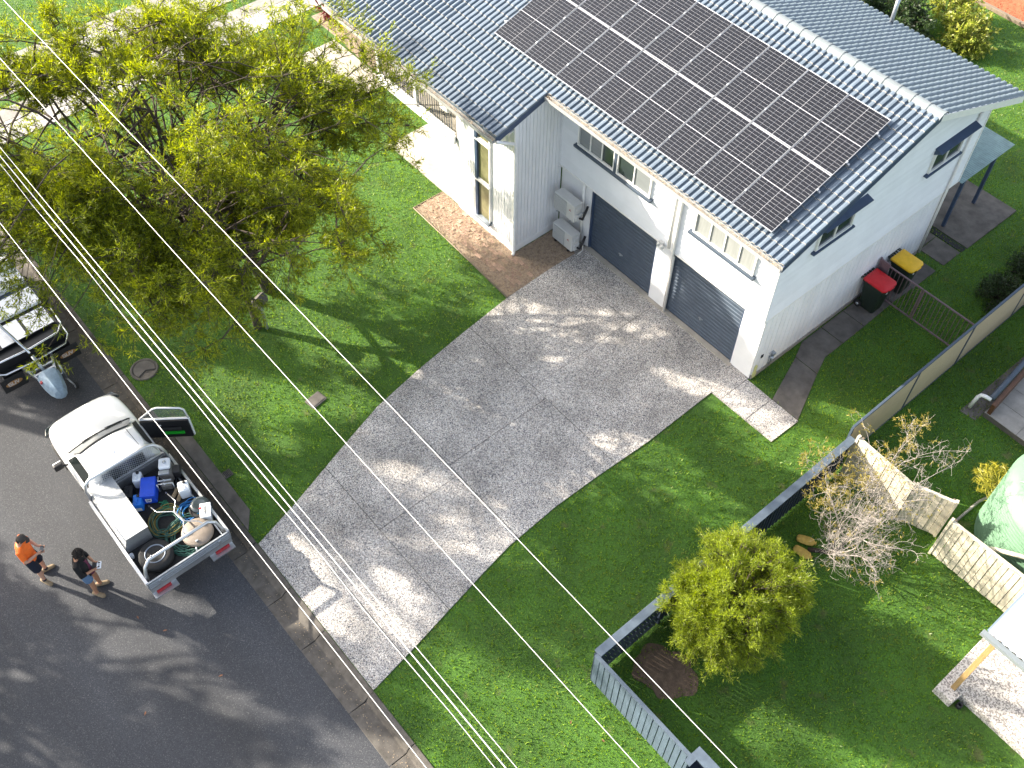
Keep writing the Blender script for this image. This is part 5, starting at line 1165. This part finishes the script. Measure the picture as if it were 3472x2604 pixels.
for k in range(5): a = 2*math.pi*k/5; MB().lathe([(0.012, 0.17), (0.012, 0.185), (0, 0.185)], 8, (0.065*math.cos(a), 0.065*math.sin(a), 0)).build('wheel_nut', M['steel'], rm_)

# hose coils
def coil(name, label, cx, cy, r0, r1, turns, rad, mm, h, ecc=1.0):
    pts = []; n = turns*26
    for i in range(n):
        a = 2*math.pi*i/26; k = i/n; rr = r0+(r1-r0)*(0.5+0.5*math.sin(k*turns*2.4+math.sin(a)))+random.uniform(-.004, .004)
        pts.append((cx+0.02*math.sin(i*.13)+rr*math.cos(a)*ecc, cy+0.02*math.cos(i*.17)+rr*math.sin(a), TF+rad+h*k*(0.6+0.4*math.sin(i*.7))+0.004*math.sin(i*1.1)))
    o = MB().tube(pts, rad, 6).build(name, M[mm]); return tag(o, label, 'hose', 'hoses coiled in the tray')
coil('hose', 'coil of olive and gold hose in the middle of the tray', -5.28, -13.42, 0.26, 0.40, 9, 0.011, 'hosegold', 0.10)
coil('hose', 'dark green hose coil lying inside the olive coil', -5.25, -13.44, 0.20, 0.38, 7, 0.011, 'hosegreen', 0.14)
coil('hose', 'large dark green hose coil under the round floor cleaner', -4.68, -13.22, 0.28, 0.50, 12, 0.012, 'hosegreen', 0.12)
coil('hose', 'bright blue hose coil near the kerbside rail', -5.12, -12.88, 0.18, 0.32, 9, 0.012, 'hoseblue', 0.14)
rp = MB().tube([(-5.75+0.10*math.cos(i*.9)+0.02*i*.3, -13.25+0.09*math.sin(i*1.3), TF+0.02+0.02*math.sin(i*2.1)+0.02) for i in range(30)], 0.006, 5).build('rope', mat('green_rope', (0.02, 0.25, 0.12), 0.7)); tag(rp, 'small tangle of bright green rope beside the blue cool box', 'rope')

# round surface cleaner with handle bars
scn = empty('floor_cleaner', (-4.52, -13.06, TF+0.13), 0, 'round beige floor cleaning disc with white handle bars on the hoses', 'floor cleaner')
MB().lathe([(0.0, 0.0), (0.33, 0.0), (0.345, 0.02), (0.345, 0.075), (0.325, 0.095), (0.10, 0.105), (0.0, 0.105)], 40, cap=False).build('disc', M['beige'], scn)
hbz = 0.26
def hb_(pts, nm): return MB().tube([(x+4.52, y+13.06, z) for x, y, z in pts], 0.013, 8).build(nm, M['chrome'], scn)
hb_([(-5.80, -13.10, 0.14), (-5.44, -13.05, 0.18), (-5.20, -13.20, 0.20), (-4.84, -13.14, 0.20), (-4.66, -12.92, 0.19), (-4.56, -12.86, 0.12)], 'handle_bar')
hb_([(-5.66, -13.54, 0.14), (-5.44, -13.50, 0.18), (-5.20, -13.225, 0.225), (-4.84, -13.17, 0.22), (-4.68, -13.28, 0.19), (-4.60, -13.32, 0.12)], 'handle_bar')
MB().tube([(-1.16, -0.49, 0.135), (-1.24, -0.495, 0.13)], 0.018, 8).build('grip', M['black'], scn)
for dx, dy in ((-0.06, 0.2), (-0.08, -0.25), (0.22, -0.12)): MB().cbox(dx-0.02, dx+0.02, dy-0.03, dy+0.03, 0.10, 0.14, 0.006).build('clamp', M['steel'], scn)
MB().tube([(0.30, -0.2, 0.05), (0.37, -0.24, 0.03)], 0.02, 8).build('hose_fitting', M['steel'], scn)

# containers
def jerry(name, label, loc, rz_, mm, w_=0.26, d_=0.20, h_=0.34, cap_='black'):
    t = empty(name, loc, rz_, label, 'container')
    bevel(MB().cbox(-w_/2, w_/2, -d_/2, d_/2, 0, h_, 0.045).build('body', M[mm], t), 0.01)
    MB().lathe([(0.035, h_-0.005), (0.035, h_+0.03), (0.0, h_+0.03)], 14, (-w_*0.28, d_*0.12, 0)).build('cap', M[cap_], t)
    MB().tube([(-w_*0.05, 0, h_-0.01), (0.0, 0, h_+0.035), (w_*0.3, 0, h_+0.035), (w_*0.36, 0, h_-0.01)], 0.014, 8).build('handle', M[mm], t); return t
jerry('jerry_can', 'translucent white jerry can behind the blue cool box', (-6.55, -13.40, TF), R(-30), 'jerry')
jerry('jerry_can', 'white jerry can beside the boots near the kerbside rail', (-5.66, -12.73, TF), R(-20), 'jerry', 0.28, 0.24, 0.34)
bj = jerry('fuel_can', 'light blue fuel can next to the toolbox', (-6.02, -13.68, TF), R(-30), 'blue2', 0.30, 0.20, 0.30, 'black'); MB().box(0.151, 0.155, -0.07, 0.07, 0.06, 0.17).build('label', M['letter'], bj)
ck = empty('cool_box', (-6.15, -13.34, TF), R(-32), 'bright blue cool box with white handle in the tray', 'cool box')
bevel(MB().box(-0.25, 0.25, -0.16, 0.16, 0, 0.27).build('body', M['blue'], ck), 0.02); bevel(MB().box(-0.26, 0.26, -0.17, 0.17, 0.272, 0.335).build('lid', M['blue'], ck), 0.025)
MB().tube([(0.265, -0.06, 0.22), (0.285, -0.05, 0.14), (0.285, 0.05, 0.14), (0.265, 0.06, 0.22)], 0.011, 6).build('handle', M['letter'], ck); MB().box(0.251, 0.256, -0.05, 0.05, 0.15, 0.20).build('label', M['letter'], ck)
dc = empty('tool_case', (-6.42, -13.72, TF), R(-30), 'black tool case between toolbox and blue cool box', 'case')
bevel(MB().box(-0.16, 0.16, -0.10, 0.10, 0, 0.18).build('body', M['black'], dc), 0.015); MB().tube([(-0.06, 0, 0.18), (-0.05, 0, 0.21), (0.05, 0, 0.21), (0.06, 0, 0.18)], 0.01, 6).build('handle', M['black'], dc)

# pressure washer engine
pw = empty('pressure_washer', (-6.28, -12.82, TF), R(-30), 'petrol pressure washer with white fuel tank in the tray corner', 'pressure washer')
f = MB(); 
for sy in (-0.17, 0.17): f.tube([(-0.30, sy, 0.03), (0.34, sy, 0.03), (0.40, sy, 0.10), (0.40, sy, 0.38)], 0.014, 8)
f.tube([(0.40, -0.17, 0.38), (0.40, 0.17, 0.38)], 0.014, 8); f.tube([(-0.30, -0.17, 0.03), (-0.30, 0.17, 0.03)], 0.014, 8); f.build('frame', M['steel'], pw)
bevel(MB().box(-0.20, 0.14, -0.15, 0.15, 0.05, 0.34).build('engine', M['engine'], pw), 0.03)
bevel(MB().cbox(-0.26, 0.02, -0.14, 0.12, 0.345, 0.46, 0.04).build('fuel_tank', M['jerry'], pw), 0.02); MB().lathe([(0.04, 0.46), (0.04, 0.485), (0, 0.485)], 14, (-0.12, 0.0, 0)).build('fuel_cap', M['steel'], pw)
bevel(MB().box(-0.10, 0.12, 0.15, 0.33, 0.12, 0.36).build('air_filter', M['black'], pw), 0.03); bevel(MB().box(0.15, 0.36, -0.12, 0.12, 0.06, 0.22).build('pump', M['engine'], pw), 0.02)
mf = MB(); mf.cbox(0.05, 0.16, -0.14, 0.10, 0.345, 0.41, 0.02); mf.tube([(0.18, -0.15, 0.36), (0.30, -0.15, 0.36), (0.30, 0.13, 0.37)], 0.02, 8); mf.build('muffler', M['steel'], pw)
for k in range(4): MB().lathe([(0.016, 0.22), (0.016, 0.26), (0, 0.26)], 8, (0.19+0.05*k, -0.06+0.03*(k % 2), 0)).build('valve', M['chrome'], pw)

# reel / bucket group at the kerbside rear
rl = empty('hose_reel', (-5.05, -12.68, TF), R(-20), 'black hose reel with clear cover next to the blue coil', 'hose reel')
MB().lathe([(0.06, 0.0), (0.06, 0.20), (0.14, 0.20), (0.21, 0.24), (0.20, 0.27), (0.12, 0.26), (0.0, 0.25)], 26, (0, 0, 0), cap=False).build('reel', M['glass'], rl)
MB().tube([(0.22*math.cos(a), 0.22*math.sin(a), 0.10) for a in np.linspace(0, 6.28, 24)[:-1]], 0.05, 8, closed=True).build('hose', M['rubber'], rl); MB().cbox(0.10, 0.15, -0.03, 0.03, 0.24, 0.30, 0.01).build('crank', M['redlens'], rl)
cb = empty('parts_box', (-4.83, -12.66, TF), R(-28), 'clear white plastic parts box by the rear bar', 'box')
bevel(MB().box(-0.17, 0.17, -0.11, 0.11, 0, 0.26).build('tub', M['jerry'], cb), 0.02); bevel(MB().box(-0.18, 0.18, -0.12, 0.12, 0.262, 0.295).build('lid', M['jerry'], cb), 0.01); MB().box(-0.08, 0.06, -0.05, 0.05, 0.296, 0.30).build('label', M['acgrille'], cb); MB().box(-0.11, 0.11, -0.006, 0.006, 0.2955, 0.303).build('strap', M['black'], cb)
# boots in the tray
def boot(parent, loc, rz_, mm='boot', nm='boot'):
    bt = MB(); R0 = lambda x, w_, z0, z1: [(x, w_*math.cos(a), z0+(z1-z0)*(0.5+0.5*math.sin(a))) for a in np.linspace(0, 6.28, 11)[:-1]]
    bt.loft([R0(-0.09, 0.030, 0.0, 0.09), R0(-0.07, 0.042, 0.0, 0.125), R0(0.0, 0.046, 0.0, 0.12), R0(0.08, 0.048, 0.0, 0.085), R0(0.15, 0.048, 0.0, 0.07), R0(0.185, 0.03, 0.0, 0.05)])
    return smooth_angle(bt.build(nm, M[mm], parent, loc, (0, 0, rz_)), 60)
bp = empty('work_boots', (-5.82, -12.88, TF), R(-60), 'pair of brown work boots in the tray beside the white jerry can', 'boots')
boot(bp, (0, 0, 0), 0); boot(bp, (0.02, 0.12, 0), 0.2)
cp_ = empty('plastic_cup', (-4.98, -14.42, TF), 0, 'clear plastic cup between the toolbox and the spare wheel', 'cup'); MB().lathe([(0.035, 0.0), (0.045, 0.13), (0.04, 0.13), (0.03, 0.01), (0, 0.01)], 16, cap=False).build('cup', M['jerry'], cp_)

# trailer in front of the ute (nose towards the ute)
tr = empty('trailer', (-12.9, -13.60, -0.13), 0, 'black and white box trailer parked with its drawbar towards the ute', 'trailer')
ch_ = MB(); ch_.box(-2.6, 1.15, -0.88, 0.88, 0.42, 0.60); ch_.build('chassis', M['black'], tr)
bevel(MB().box(-2.6, 0.55, -0.90, 0.90, 0.60, 0.98).build('tub', M['black'], tr), 0.02)
fl2 = MB(); fl2.box(-0.62, 0.50, -0.86, -0.06, 0.985, 1.005); fl2.box(-0.62, 0.50, 0.0, 0.84, 0.985, 1.003)
for y0, y1 in ((-0.52, 0.14), (0.22, 0.84)):
    pl_ = MB().box(0.02, 0.70, y0, y1, 0.982, 1.0).build('checker_lid', M['checker'], tr)
    dd = diamonds(0.02, 0.70, y0, y1, 0.07, lambda u, v, h: (u, v, 1.0005+h)).build('tread_pattern', M['checkerdark'], pl_); dd['kind'] = 'stuff'
MB().box(0.0, 0.72, -0.90, 0.90, 0.975, 0.981).build('front_deck', M['black'], tr)
for x0, x1, z in ((-0.75, -0.10, 1.02), (-1.55, -0.95, 1.10)):
    lid = bevel(MB().box(x0, x1, -0.86, 0.88, 0.99, z+0.06).build('white_lid', M['carwhite'], tr), 0.015)
    for i in range(12): MB().lathe([(0.014, z+0.06), (0.010, z+0.07), (0, z+0.071)], 8, (x1-0.03, -0.80+i*0.145, 0)).build('rivet', M['chrome'], lid)
MB().box(-0.95, -0.75, -0.88, 0.88, 0.99, 1.02).build('dark_strip', M['slate'], tr)
bevel(MB().box(-2.7, -1.62, -0.85, 0.9, 0.99, 1.32).build('white_box', M['carwhite'], tr), 0.05)
# front rails of bright tube
for z, x in ((0.92, 1.02), (0.66, 1.22)):
    MB().tube([(x-0.9, -0.98, z), (x-0.12, -0.96, z), (x, -0.78, z), (x+0.05, 0.0, z), (x, 0.78, z), (x-0.25, 0.96, z), (x-0.9, 0.98, z)], 0.028, 8).build('front_rail', M['chrome'], tr)
MB().box(0.55, 1.0, -0.92, 0.92, 0.60, 0.90).build('stone_guard', M['black'], tr)
# mud flaps with printed ovals
def flap(y):
    fp2 = MB().box(1.24, 1.26, y-0.30, y+0.30, 0.10, 0.56).build('mud_flap', M['rubber'], tr)
    ov = MB().prism([(0.21*math.cos(a), 0.085*math.sin(a)) for a in np.linspace(0, 6.28, 33)[:-1]], 0, 0.004, Matrix.Translation((1.2605, y, 0.33)) @ Matrix(((0, 0, 1, 0), (1, 0, 0, 0), (0, 1, 0, 0), (0, 0, 0, 1)))).build('oval_print', M['orangeoval'], fp2)
    return fp2
flap(-0.72); flap(0.72)
def letters(y0, z0, s, parent):
    """S U V as flat bars, reading along +y on a face looking at +x"""
    mb = MB(); X = 1.2655
    def bar(p, q, wd=0.022):
        p = Vector((0, *p)); q = Vector((0, *q)); d = (q-p).normalized(); n = Vector((0, -d.z, d.y))*wd*.5; e = d*wd*.3
        mb.add([(X, *(v.yz)) for v in (p-e-n, q+e-n, q+e+n, p-e+n)]+[(X+0.003, *(v.yz)) for v in (p-e-n, q+e-n, q+e+n, p-e+n)], [(4, 5, 6, 7), (0, 1, 5, 4), (1, 2, 6, 5), (2, 3, 7, 6), (3, 0, 4, 7)])
    h = s; w_ = s*0.75; P = lambda k, u, v: (y0+k*s*1.05+u*w_, z0+v*h)
    bar(P(0, 1, 1), P(0, 0, 1)); bar(P(0, 0, 1), P(0, 0, .5)); bar(P(0, 0, .5), P(0, 1, .5)); bar(P(0, 1, .5), P(0, 1, 0)); bar(P(0, 1, 0), P(0, 0, 0))
    bar(P(1, 0, 1), P(1, 0, 0.08)); bar(P(1, 0, 0.02), P(1, 1, 0.02)); bar(P(1, 1, 0.08), P(1, 1, 1))
    bar(P(2, 0, 1), P(2, .5, 0)); bar(P(2, .5, 0), P(2, 1, 1))
    return mb.build('lettering', M['letter'], parent)
flps = [o for o in bpy.data.objects if o.parent == tr and o.name.startswith('mud_flap')]
letters(-0.72-0.145, 0.285, 0.095, flps[0]); letters(0.72-0.145, 0.285, 0.095, flps[1])
# drawbar, coupling cover, jockey wheel, winch post
db = MB()
for sy in (-1, 1): db.add([(1.0, sy*0.42-0.03, 0.45), (1.0, sy*0.42+0.03, 0.45), (2.15, sy*0.10+0.03, 0.45), (2.15, sy*0.10-0.03, 0.45), (1.0, sy*0.42-0.03, 0.55), (1.0, sy*0.42+0.03, 0.55), (2.15, sy*0.10+0.03, 0.55), (2.15, sy*0.10-0.03, 0.55)], [(3, 2, 1, 0), (4, 5, 6, 7), (0, 1, 5, 4), (1, 2, 6, 5), (2, 3, 7, 6), (3, 0, 4, 7)])
db.box(1.45, 1.50, -0.28, 0.28, 0.552, 0.60); db.box(1.62, 1.67, -0.24, 0.24, 0.552, 0.60); db.build('drawbar', M['steel'], tr)
MB().tube([(1.70, 0.0, 0.58), (1.35, -0.06, 0.95)], 0.045, 10).build('winch_post', M['steel'], tr)
MB().tube([(1.30, -0.07, 1.02), (-1.6, -0.62, 1.60)], 0.035, 10).build('white_pole', M['chrome'], tr)
cv = MB(); cvr = []
for x, hw, z1 in ((1.72, 0.20, 0.66), (1.80, 0.26, 0.78), (2.05, 0.25, 0.82), (2.30, 0.21, 0.76), (2.48, 0.14, 0.66), (2.55, 0.05, 0.55)):
    cvr.append([(x+random.uniform(-.01, .01), hw*a_, 0.42+(z1-0.42)*b_+random.uniform(-.015, .015)) for a_, b_ in ((-1.0, 0.0), (-1.02, 0.45), (-0.75, 0.85), (-0.25, 1.0), (0.3, 0.97), (0.8, 0.80), (1.05, 0.4), (1.0, 0.0))])
cv.loft(cvr); smooth_angle(cv.build('coupling_cover', M['tarp'], tr), 25)
MB().cbox(2.0, 2.06, -0.262, -0.20, 0.66, 0.72, 0.005).build('tag', mat('red_white_tag', (0.45, 0.08, 0.08), 0.6), tr)
jw = MB(); jw.tube([(1.95, 0.34, 0.30), (1.95, 0.34, 0.85)], 0.026, 8); jw.tube([(1.95, 0.24, 0.55), (1.95, 0.34, 0.55)], 0.02, 6); jw.tube([(1.95, 0.34, 0.85), (1.88, 0.34, 0.88), (1.84, 0.34, 0.95)], 0.010, 6); jw.build('jockey_post', M['steel'], tr)
mxj = Matrix.Translation((2.12, 0.44, 0.10)) @ Matrix.Rotation(R(75), 4, 'X')
jwh = MB().lathe([(0.03, -0.03), (0.09, -0.035), (0.10, 0.0), (0.09, 0.035), (0.03, 0.03)], 20, mx=mxj).build('jockey_wheel', M['rubber'], tr); MB().lathe([(0, -0.032), (0.06, -0.037), (0.06, 0.037), (0, 0.032)], 16, mx=mxj).build('hub', M['steel'], jwh)
MB().tube([(1.95, 0.34, 0.32), (2.12, 0.42, 0.12)], 0.02, 6).build('jockey_fork', M['steel'], tr)
for sy in (-1, 1):
    mx = Matrix.Translation((-0.9, sy*0.98, 0.34)) @ Matrix.Rotation(R(90), 4, 'X')
    MB().lathe([(0.0, -0.1), (0.2, -0.1), (0.34, -0.11), (0.35, 0.0), (0.34, 0.11), (0.2, 0.1), (0.0, 0.1)], 26, mx=mx, cap=False).build('wheel', M['rubber'], tr)
    MB().extr([(-1.35, 0.60), (-1.25, 0.76), (-0.55, 0.76), (-0.45, 0.60), (-0.47, 0.60), (-0.56, 0.74), (-1.24, 0.74), (-1.33, 0.60)], sy*0.88 if sy > 0 else -1.12, sy*1.12 if sy > 0 else -0.88, 'y').build('mudguard', M['black'], tr)

# ================================================================== people
def person(label, loc, face, H, skin, top, bottom, style):
    """standing, looking down at something held in both hands; local x forward, y left"""
    t = empty('person', loc, R(face), label, 'person'); k = H/1.72
    def V(x, y, z): return Vector((x*k, y*k, z*k))
    st = style['feet']                       # per foot: (x, y, turn)
    hold = V(*style['hold'])
    hips = {1: V(-0.02, 0.095, 0.90), -1: V(-0.02, -0.095, 0.90)}
    def remesh(o, vx, it=4):
        m_ = o.modifiers.new('remesh', 'REMESH'); m_.mode = 'VOXEL'; m_.voxel_size = vx; m_.use_smooth_shade = True
        s_ = o.modifiers.new('smooth', 'SMOOTH'); s_.iterations = it; s_.factor = 0.5; return o
    ank, knee = {}, {}
    for i, s in enumerate((1, -1)):
        fx, fy, ft = st[i]; ank[s] = V(fx, fy, 0.09); knee[s] = (hips[s]+ank[s])/2+V(0.035, 0.01*s, 0.0)
    sh = {1: V(-0.03, 0.185, 1.40), -1: V(-0.03, -0.185, 1.40)}
    elb = {s: V(0.02, 0.27*s, 1.13) for s in (1, -1)}
    wr = {s: hold+V(-0.075, 0.085*s, -0.015) for s in (1, -1)}
    neck = V(-0.02, 0, 1.45); head = V(0.055, 0, 1.60)
    b = MB()
    for s in (1, -1):
        b.tube([hips[s]+V(0, 0, .04), hips[s].lerp(knee[s], .35), knee[s], knee[s].lerp(ank[s], .3), knee[s].lerp(ank[s], .75), ank[s]], [x*k for x in (.088, .082, .056, .058, .040, .036)], 12)
        b.tube([ank[s], ank[s]-V(0, 0, .06)], .036*k, 10)
        b.tube([sh[s]-V(0, .05*s, 0.0), sh[s], sh[s].lerp(elb[s], .5), elb[s], elb[s].lerp(wr[s], .3), wr[s]], [x*k for x in (.05, .054, .046, .038, .038, .026)], 12)
    b.loft([[V(x0+rx*math.cos(a), ry*math.sin(a), z) for a in np.linspace(0, 2*math.pi, 17)[:-1]] for z, x0, rx, ry in ((0.80, -.02, .09, .14), (0.90, -.02, .11, .165), (1.05, -.01, .10, .15), (1.20, .0, .105, .155), (1.32, -.01, .105, .165), (1.42, -.03, .07, .13), (1.46, -.03, .04, .06))])
    b.tube([neck-V(.01, 0, .06), neck, head-V(.02, 0, .05)], [x*k for x in (.06, .054, .054)], 12)
    fwd = Vector((0.62, 0, -0.78))           # the face looks down
    hm = Matrix.Translation(head) @ Matrix.Rotation(R(38), 4, 'Y')
    b.lathe([(0.001, -.125), (.045, -.115), (.066, -.08), (.074, -.02), (.080, .04), (.072, .085), (.045, .113), (.001, .122)], 18, mx=hm @ Matrix.Scale(k, 4), cap=False)
    b.tube([hm @ V(.075, 0, .01), hm @ V(.102, 0, -.03), hm @ V(.085, 0, -.038)], [.010, .014, .010], 8)          # nose
    for s in (1, -1): b.tube([hm @ V(-.005, .078*s, .01), hm @ V(-.012, .088*s, .012), hm @ V(-.012, .082*s, -.02)], [.012, .016, .010], 8)   # ears
    b.tube([hm @ V(.070, -.02, -.062), hm @ V(.076, 0, -.064), hm @ V(.070, .02, -.062)], .009, 6)     # lips
    for s in (1, -1):                        # palm, four fingers of different length curled round the device, thumb on top
        w0 = wr[s]; pc = hold+V(-0.015, 0.080*s, -0.012); b.tube([w0, w0.lerp(pc, .6), pc], [x*k for x in (.026, .032, .028)], 10)
        for j, (fl, dx) in enumerate(((.060, .050), (.070, .028), (.066, .006), (.050, -.016))):
            r0 = pc+V(dx*.7+.005, 0.0, -.006); r1 = hold+V(dx, 0.085*s, -.022); r2 = hold+V(dx, (0.085-fl*.55)*s, -.028); r3 = hold+V(dx, (0.085-fl)*s, -.024)
            b.tube([r0, r1, r2, r3], [x*k for x in (.0105, .0098, .0088, .0072)], 7)
        b.tube([pc+V(-.02, 0, .01), hold+V(-.012, 0.072*s, .028), hold+V(.014, 0.050*s, .026)], [x*k for x in (.013, .0115, .009)], 7)
    remesh(b.build('body', M[skin], t), 0.0075, 3)
    # shirt
    c = MB(); sl = style['sleeve']
    c.loft([[V(x0+rx*math.cos(a), ry*math.sin(a), z) for a in np.linspace(0, 2*math.pi, 21)[:-1]] for z, x0, rx, ry in ((style['hem'], -.02, .145, .20), (0.95, -.02, .14, .19), (1.06, -.01, .135, .18), (1.20, .0, .135, .185), (1.32, -.01, .13, .195), (1.40, -.03, .10, .18), (1.445, -.035, .070, .085))])
    for s in (1, -1):
        e_ = sh[s].lerp(elb[s], min(sl, 1.0)); pts = [sh[s]-V(0, .07*s, .01), sh[s]+V(0, 0, .005), sh[s].lerp(elb[s], min(sl, 1)*.5), e_]; rs = [.07, .070, .064, .062]
        if sl > 1: pts.append(elb[s].lerp(wr[s], sl-1)); rs.append(.048)
        c.tube(pts, [x*k for x in rs], 12)
    so_ = remesh(c.build(style['topname'], M[top], t), 0.012, 3)
    # shorts
    g = MB(); sd_ = style['short']
    g.loft([[V(-.02+rx*math.cos(a), ry*math.sin(a), z) for a in np.linspace(0, 2*math.pi, 21)[:-1]] for z, rx, ry in ((0.78, .12, .175), (0.88, .125, .185), (1.0, .12, .175))])
    for s in (1, -1): g.tube([hips[s]+V(0, 0, .05), hips[s].lerp(knee[s], sd_*.5), hips[s].lerp(knee[s], sd_)], [x*k for x in (.108, .108, .100)], 14)
    remesh(g.build('shorts', M[bottom], t), 0.012, 3)
    for i, s in enumerate((1, -1)):
        fx, fy, ft = st[i]; bo_ = boot(t, (fx*k-0.01, fy*k, 0.0), R(ft)); bo_.scale = (1.08, 1.12, 1.0)
        MB().tube([ank[s]-V(0, 0, .01), ank[s]+V(0, 0, .05)], .046*k, 10).build('sock', M[style['sock']], t)
    if style['hat'] == 'cap':
        cp = MB(); cp.lathe([(.088, .02), (.090, .05), (.080, .095), (.05, .125), (.001, .135)], 18, mx=hm @ Matrix.Scale(k, 4), cap=False); bev = [(.07+.10*math.cos(a), .085*math.sin(a)) for a in np.linspace(-1.3, 1.3, 12)]
        cp.prism(bev, .018*k, .026*k, hm @ Matrix.Scale(k, 4)); cp.build('cap', M['capcloth'], t)
        hr = MB(); hr.lathe([(.079, -.04), (.085, -.01), (.086, .03)], 18, mx=hm @ Matrix.Translation((-.008, 0, 0)) @ Matrix.Scale(k, 4), cap=False); hr.build('hair', M['hair'], t)
    else:
        hr = MB(); SPt = []
        for i in range(230):
            v = rng.normal(0, 1, 3); v /= np.linalg.norm(v)
            if v[2] < -0.35 or (v[0] > 0.55 and v[2] < 0.25): continue
            p = hm @ V(v[0]*.088-.012, v[1]*.090, v[2]*.105+.03); d = Vector(hm.to_3x3() @ Vector(v)); q = d.orthogonal().normalized(); w2 = d.cross(q)
            a0 = rng.uniform(0, 6.28); pts = [p-d*.02+(q*math.cos(a0+a)+w2*math.sin(a0+a))*.014+d*.010*a for a in np.linspace(0, 5.5, 8)]
            hr.tube(pts, .0085, 5)
        hr.lathe([(.084, -.03), (.090, .03), (.082, .085), (.05, .122), (.001, .132)], 18, mx=hm @ Matrix.Translation((-.010, 0, 0)) @ Matrix.Scale(k, 4), cap=False); hr.build('hair', M['hair'], t)
    return t, hold
def held(name, label, cat, loc, face, hold, H, kind):
    a = R(face); k = 1; p = Vector(loc)+Vector((hold.x*math.cos(a)-hold.y*math.sin(a), hold.x*math.sin(a)+hold.y*math.cos(a), hold.z))
    e = empty(name, p, a, label, cat)
    if kind == 'phone':
        bevel(MB().box(-0.036, 0.038, -0.070, 0.070, -0.006, 0.004).build('case', M['black'], e), 0.004); MB().box(-0.032, 0.034, -0.064, 0.064, 0.0042, 0.005).build('screen', M['glass'], e)
    else:
        bevel(MB().cbox(-0.02, 0.075, -0.085, 0.085, -0.016, 0.016, 0.012).build('shell', M['jerry'], e), 0.003)
        for s in (-1, 1): MB().lathe([(0.018, 0.016), (0.018, 0.020), (0.007, 0.020), (0.006, 0.038), (0.010, 0.041), (0, 0.041)], 14, (0.032, 0.048*s, 0)).build('stick', M['black'], e)
        MB().box(0.02, 0.045, -0.018, 0.018, 0.0165, 0.018).build('button_panel', M['acgrille'], e)
        MB().box(-0.115, -0.022, -0.078, 0.078, 0.000, 0.009).build('phone', M['black'], e)
l1 = (-6.40, -16.10, -0.13); 
_, h1 = person('person in orange shirt, navy shorts and cap looking at a phone', l1, 62, 1.80, 'skin', 'hivis', 'navycloth', dict(feet=((0.03, 0.14, 25), (0.02, -0.13, -38)), hold=(0.30, 0.0, 1.12), sleeve=0.72, hem=0.86, topname='shirt', short=0.92, sock='navycloth', hat='cap'))
held('phone', 'black phone held by the person in orange', 'phone', l1, 62, h1, 1.80, 'phone')
l2 = (-5.36, -15.34, -0.13)
_, h2 = person('person in black top and denim shorts holding a white drone controller', l2, 58, 1.72, 'skintan', 'blackcloth', 'denim', dict(feet=((0.05, 0.10, 12), (0.0, -0.13, -25)), hold=(0.30, 0.0, 1.06), sleeve=1.35, hem=0.80, topname='cardigan', short=0.62, sock='skintan', hat='none'))
held('drone_controller', 'white drone controller held by the person in black', 'controller', l2, 58, h2, 1.72, 'ctl')
pn = bpy.data.objects['cardigan'].parent
mt = MB(); mt.loft([[(0.02+rx*math.cos(a), ry*math.sin(a), z) for a in np.linspace(-1.0, 1.0, 9)] for z, rx, ry in ((0.82, .150, .10), (0.95, .140, .085), (1.10, .128, .075), (1.25, .130, .07), (1.36, .105, .06))], closed=False, caps=False); smooth_angle(mt.build('inner_top', M['maroon'], pn), 60)

# fallen leaves on the road and lawn
lm = MB().add([(-0.03, 0, 0), (0.0, 0.012, 0.006), (0.035, 0, 0.002), (0.0, -0.012, 0.004)], [(0, 1, 2, 3)]).mesh('fallen_leaf', M['deadleaf'])
for k, (x, y, z, lb) in enumerate(((-4.2, -15.0, -0.126, 'small dry leaf on the road behind the tailgate'), (-3.55, -14.7, -0.126, 'tiny curled leaf on the shaded road right of the ute'), (3.6, -9.4, 0.05, 'dry leaf on the lawn below the front fence'), (4.3, -9.15, 0.05, 'brown leaf on the lawn nearest the fence box'), (-1.9, -14.3, -0.126, 'small pale leaf lying mid road'), (-2.2, -15.9, -0.126, 'orange leaf at the bottom of the road'))):
    o = link('fallen_leaf', lm, None, (x, y, z), (0, 0, k*1.1), (1.6, 1.6, 1.6)); tag(o, lb, 'leaf', 'fallen leaves')
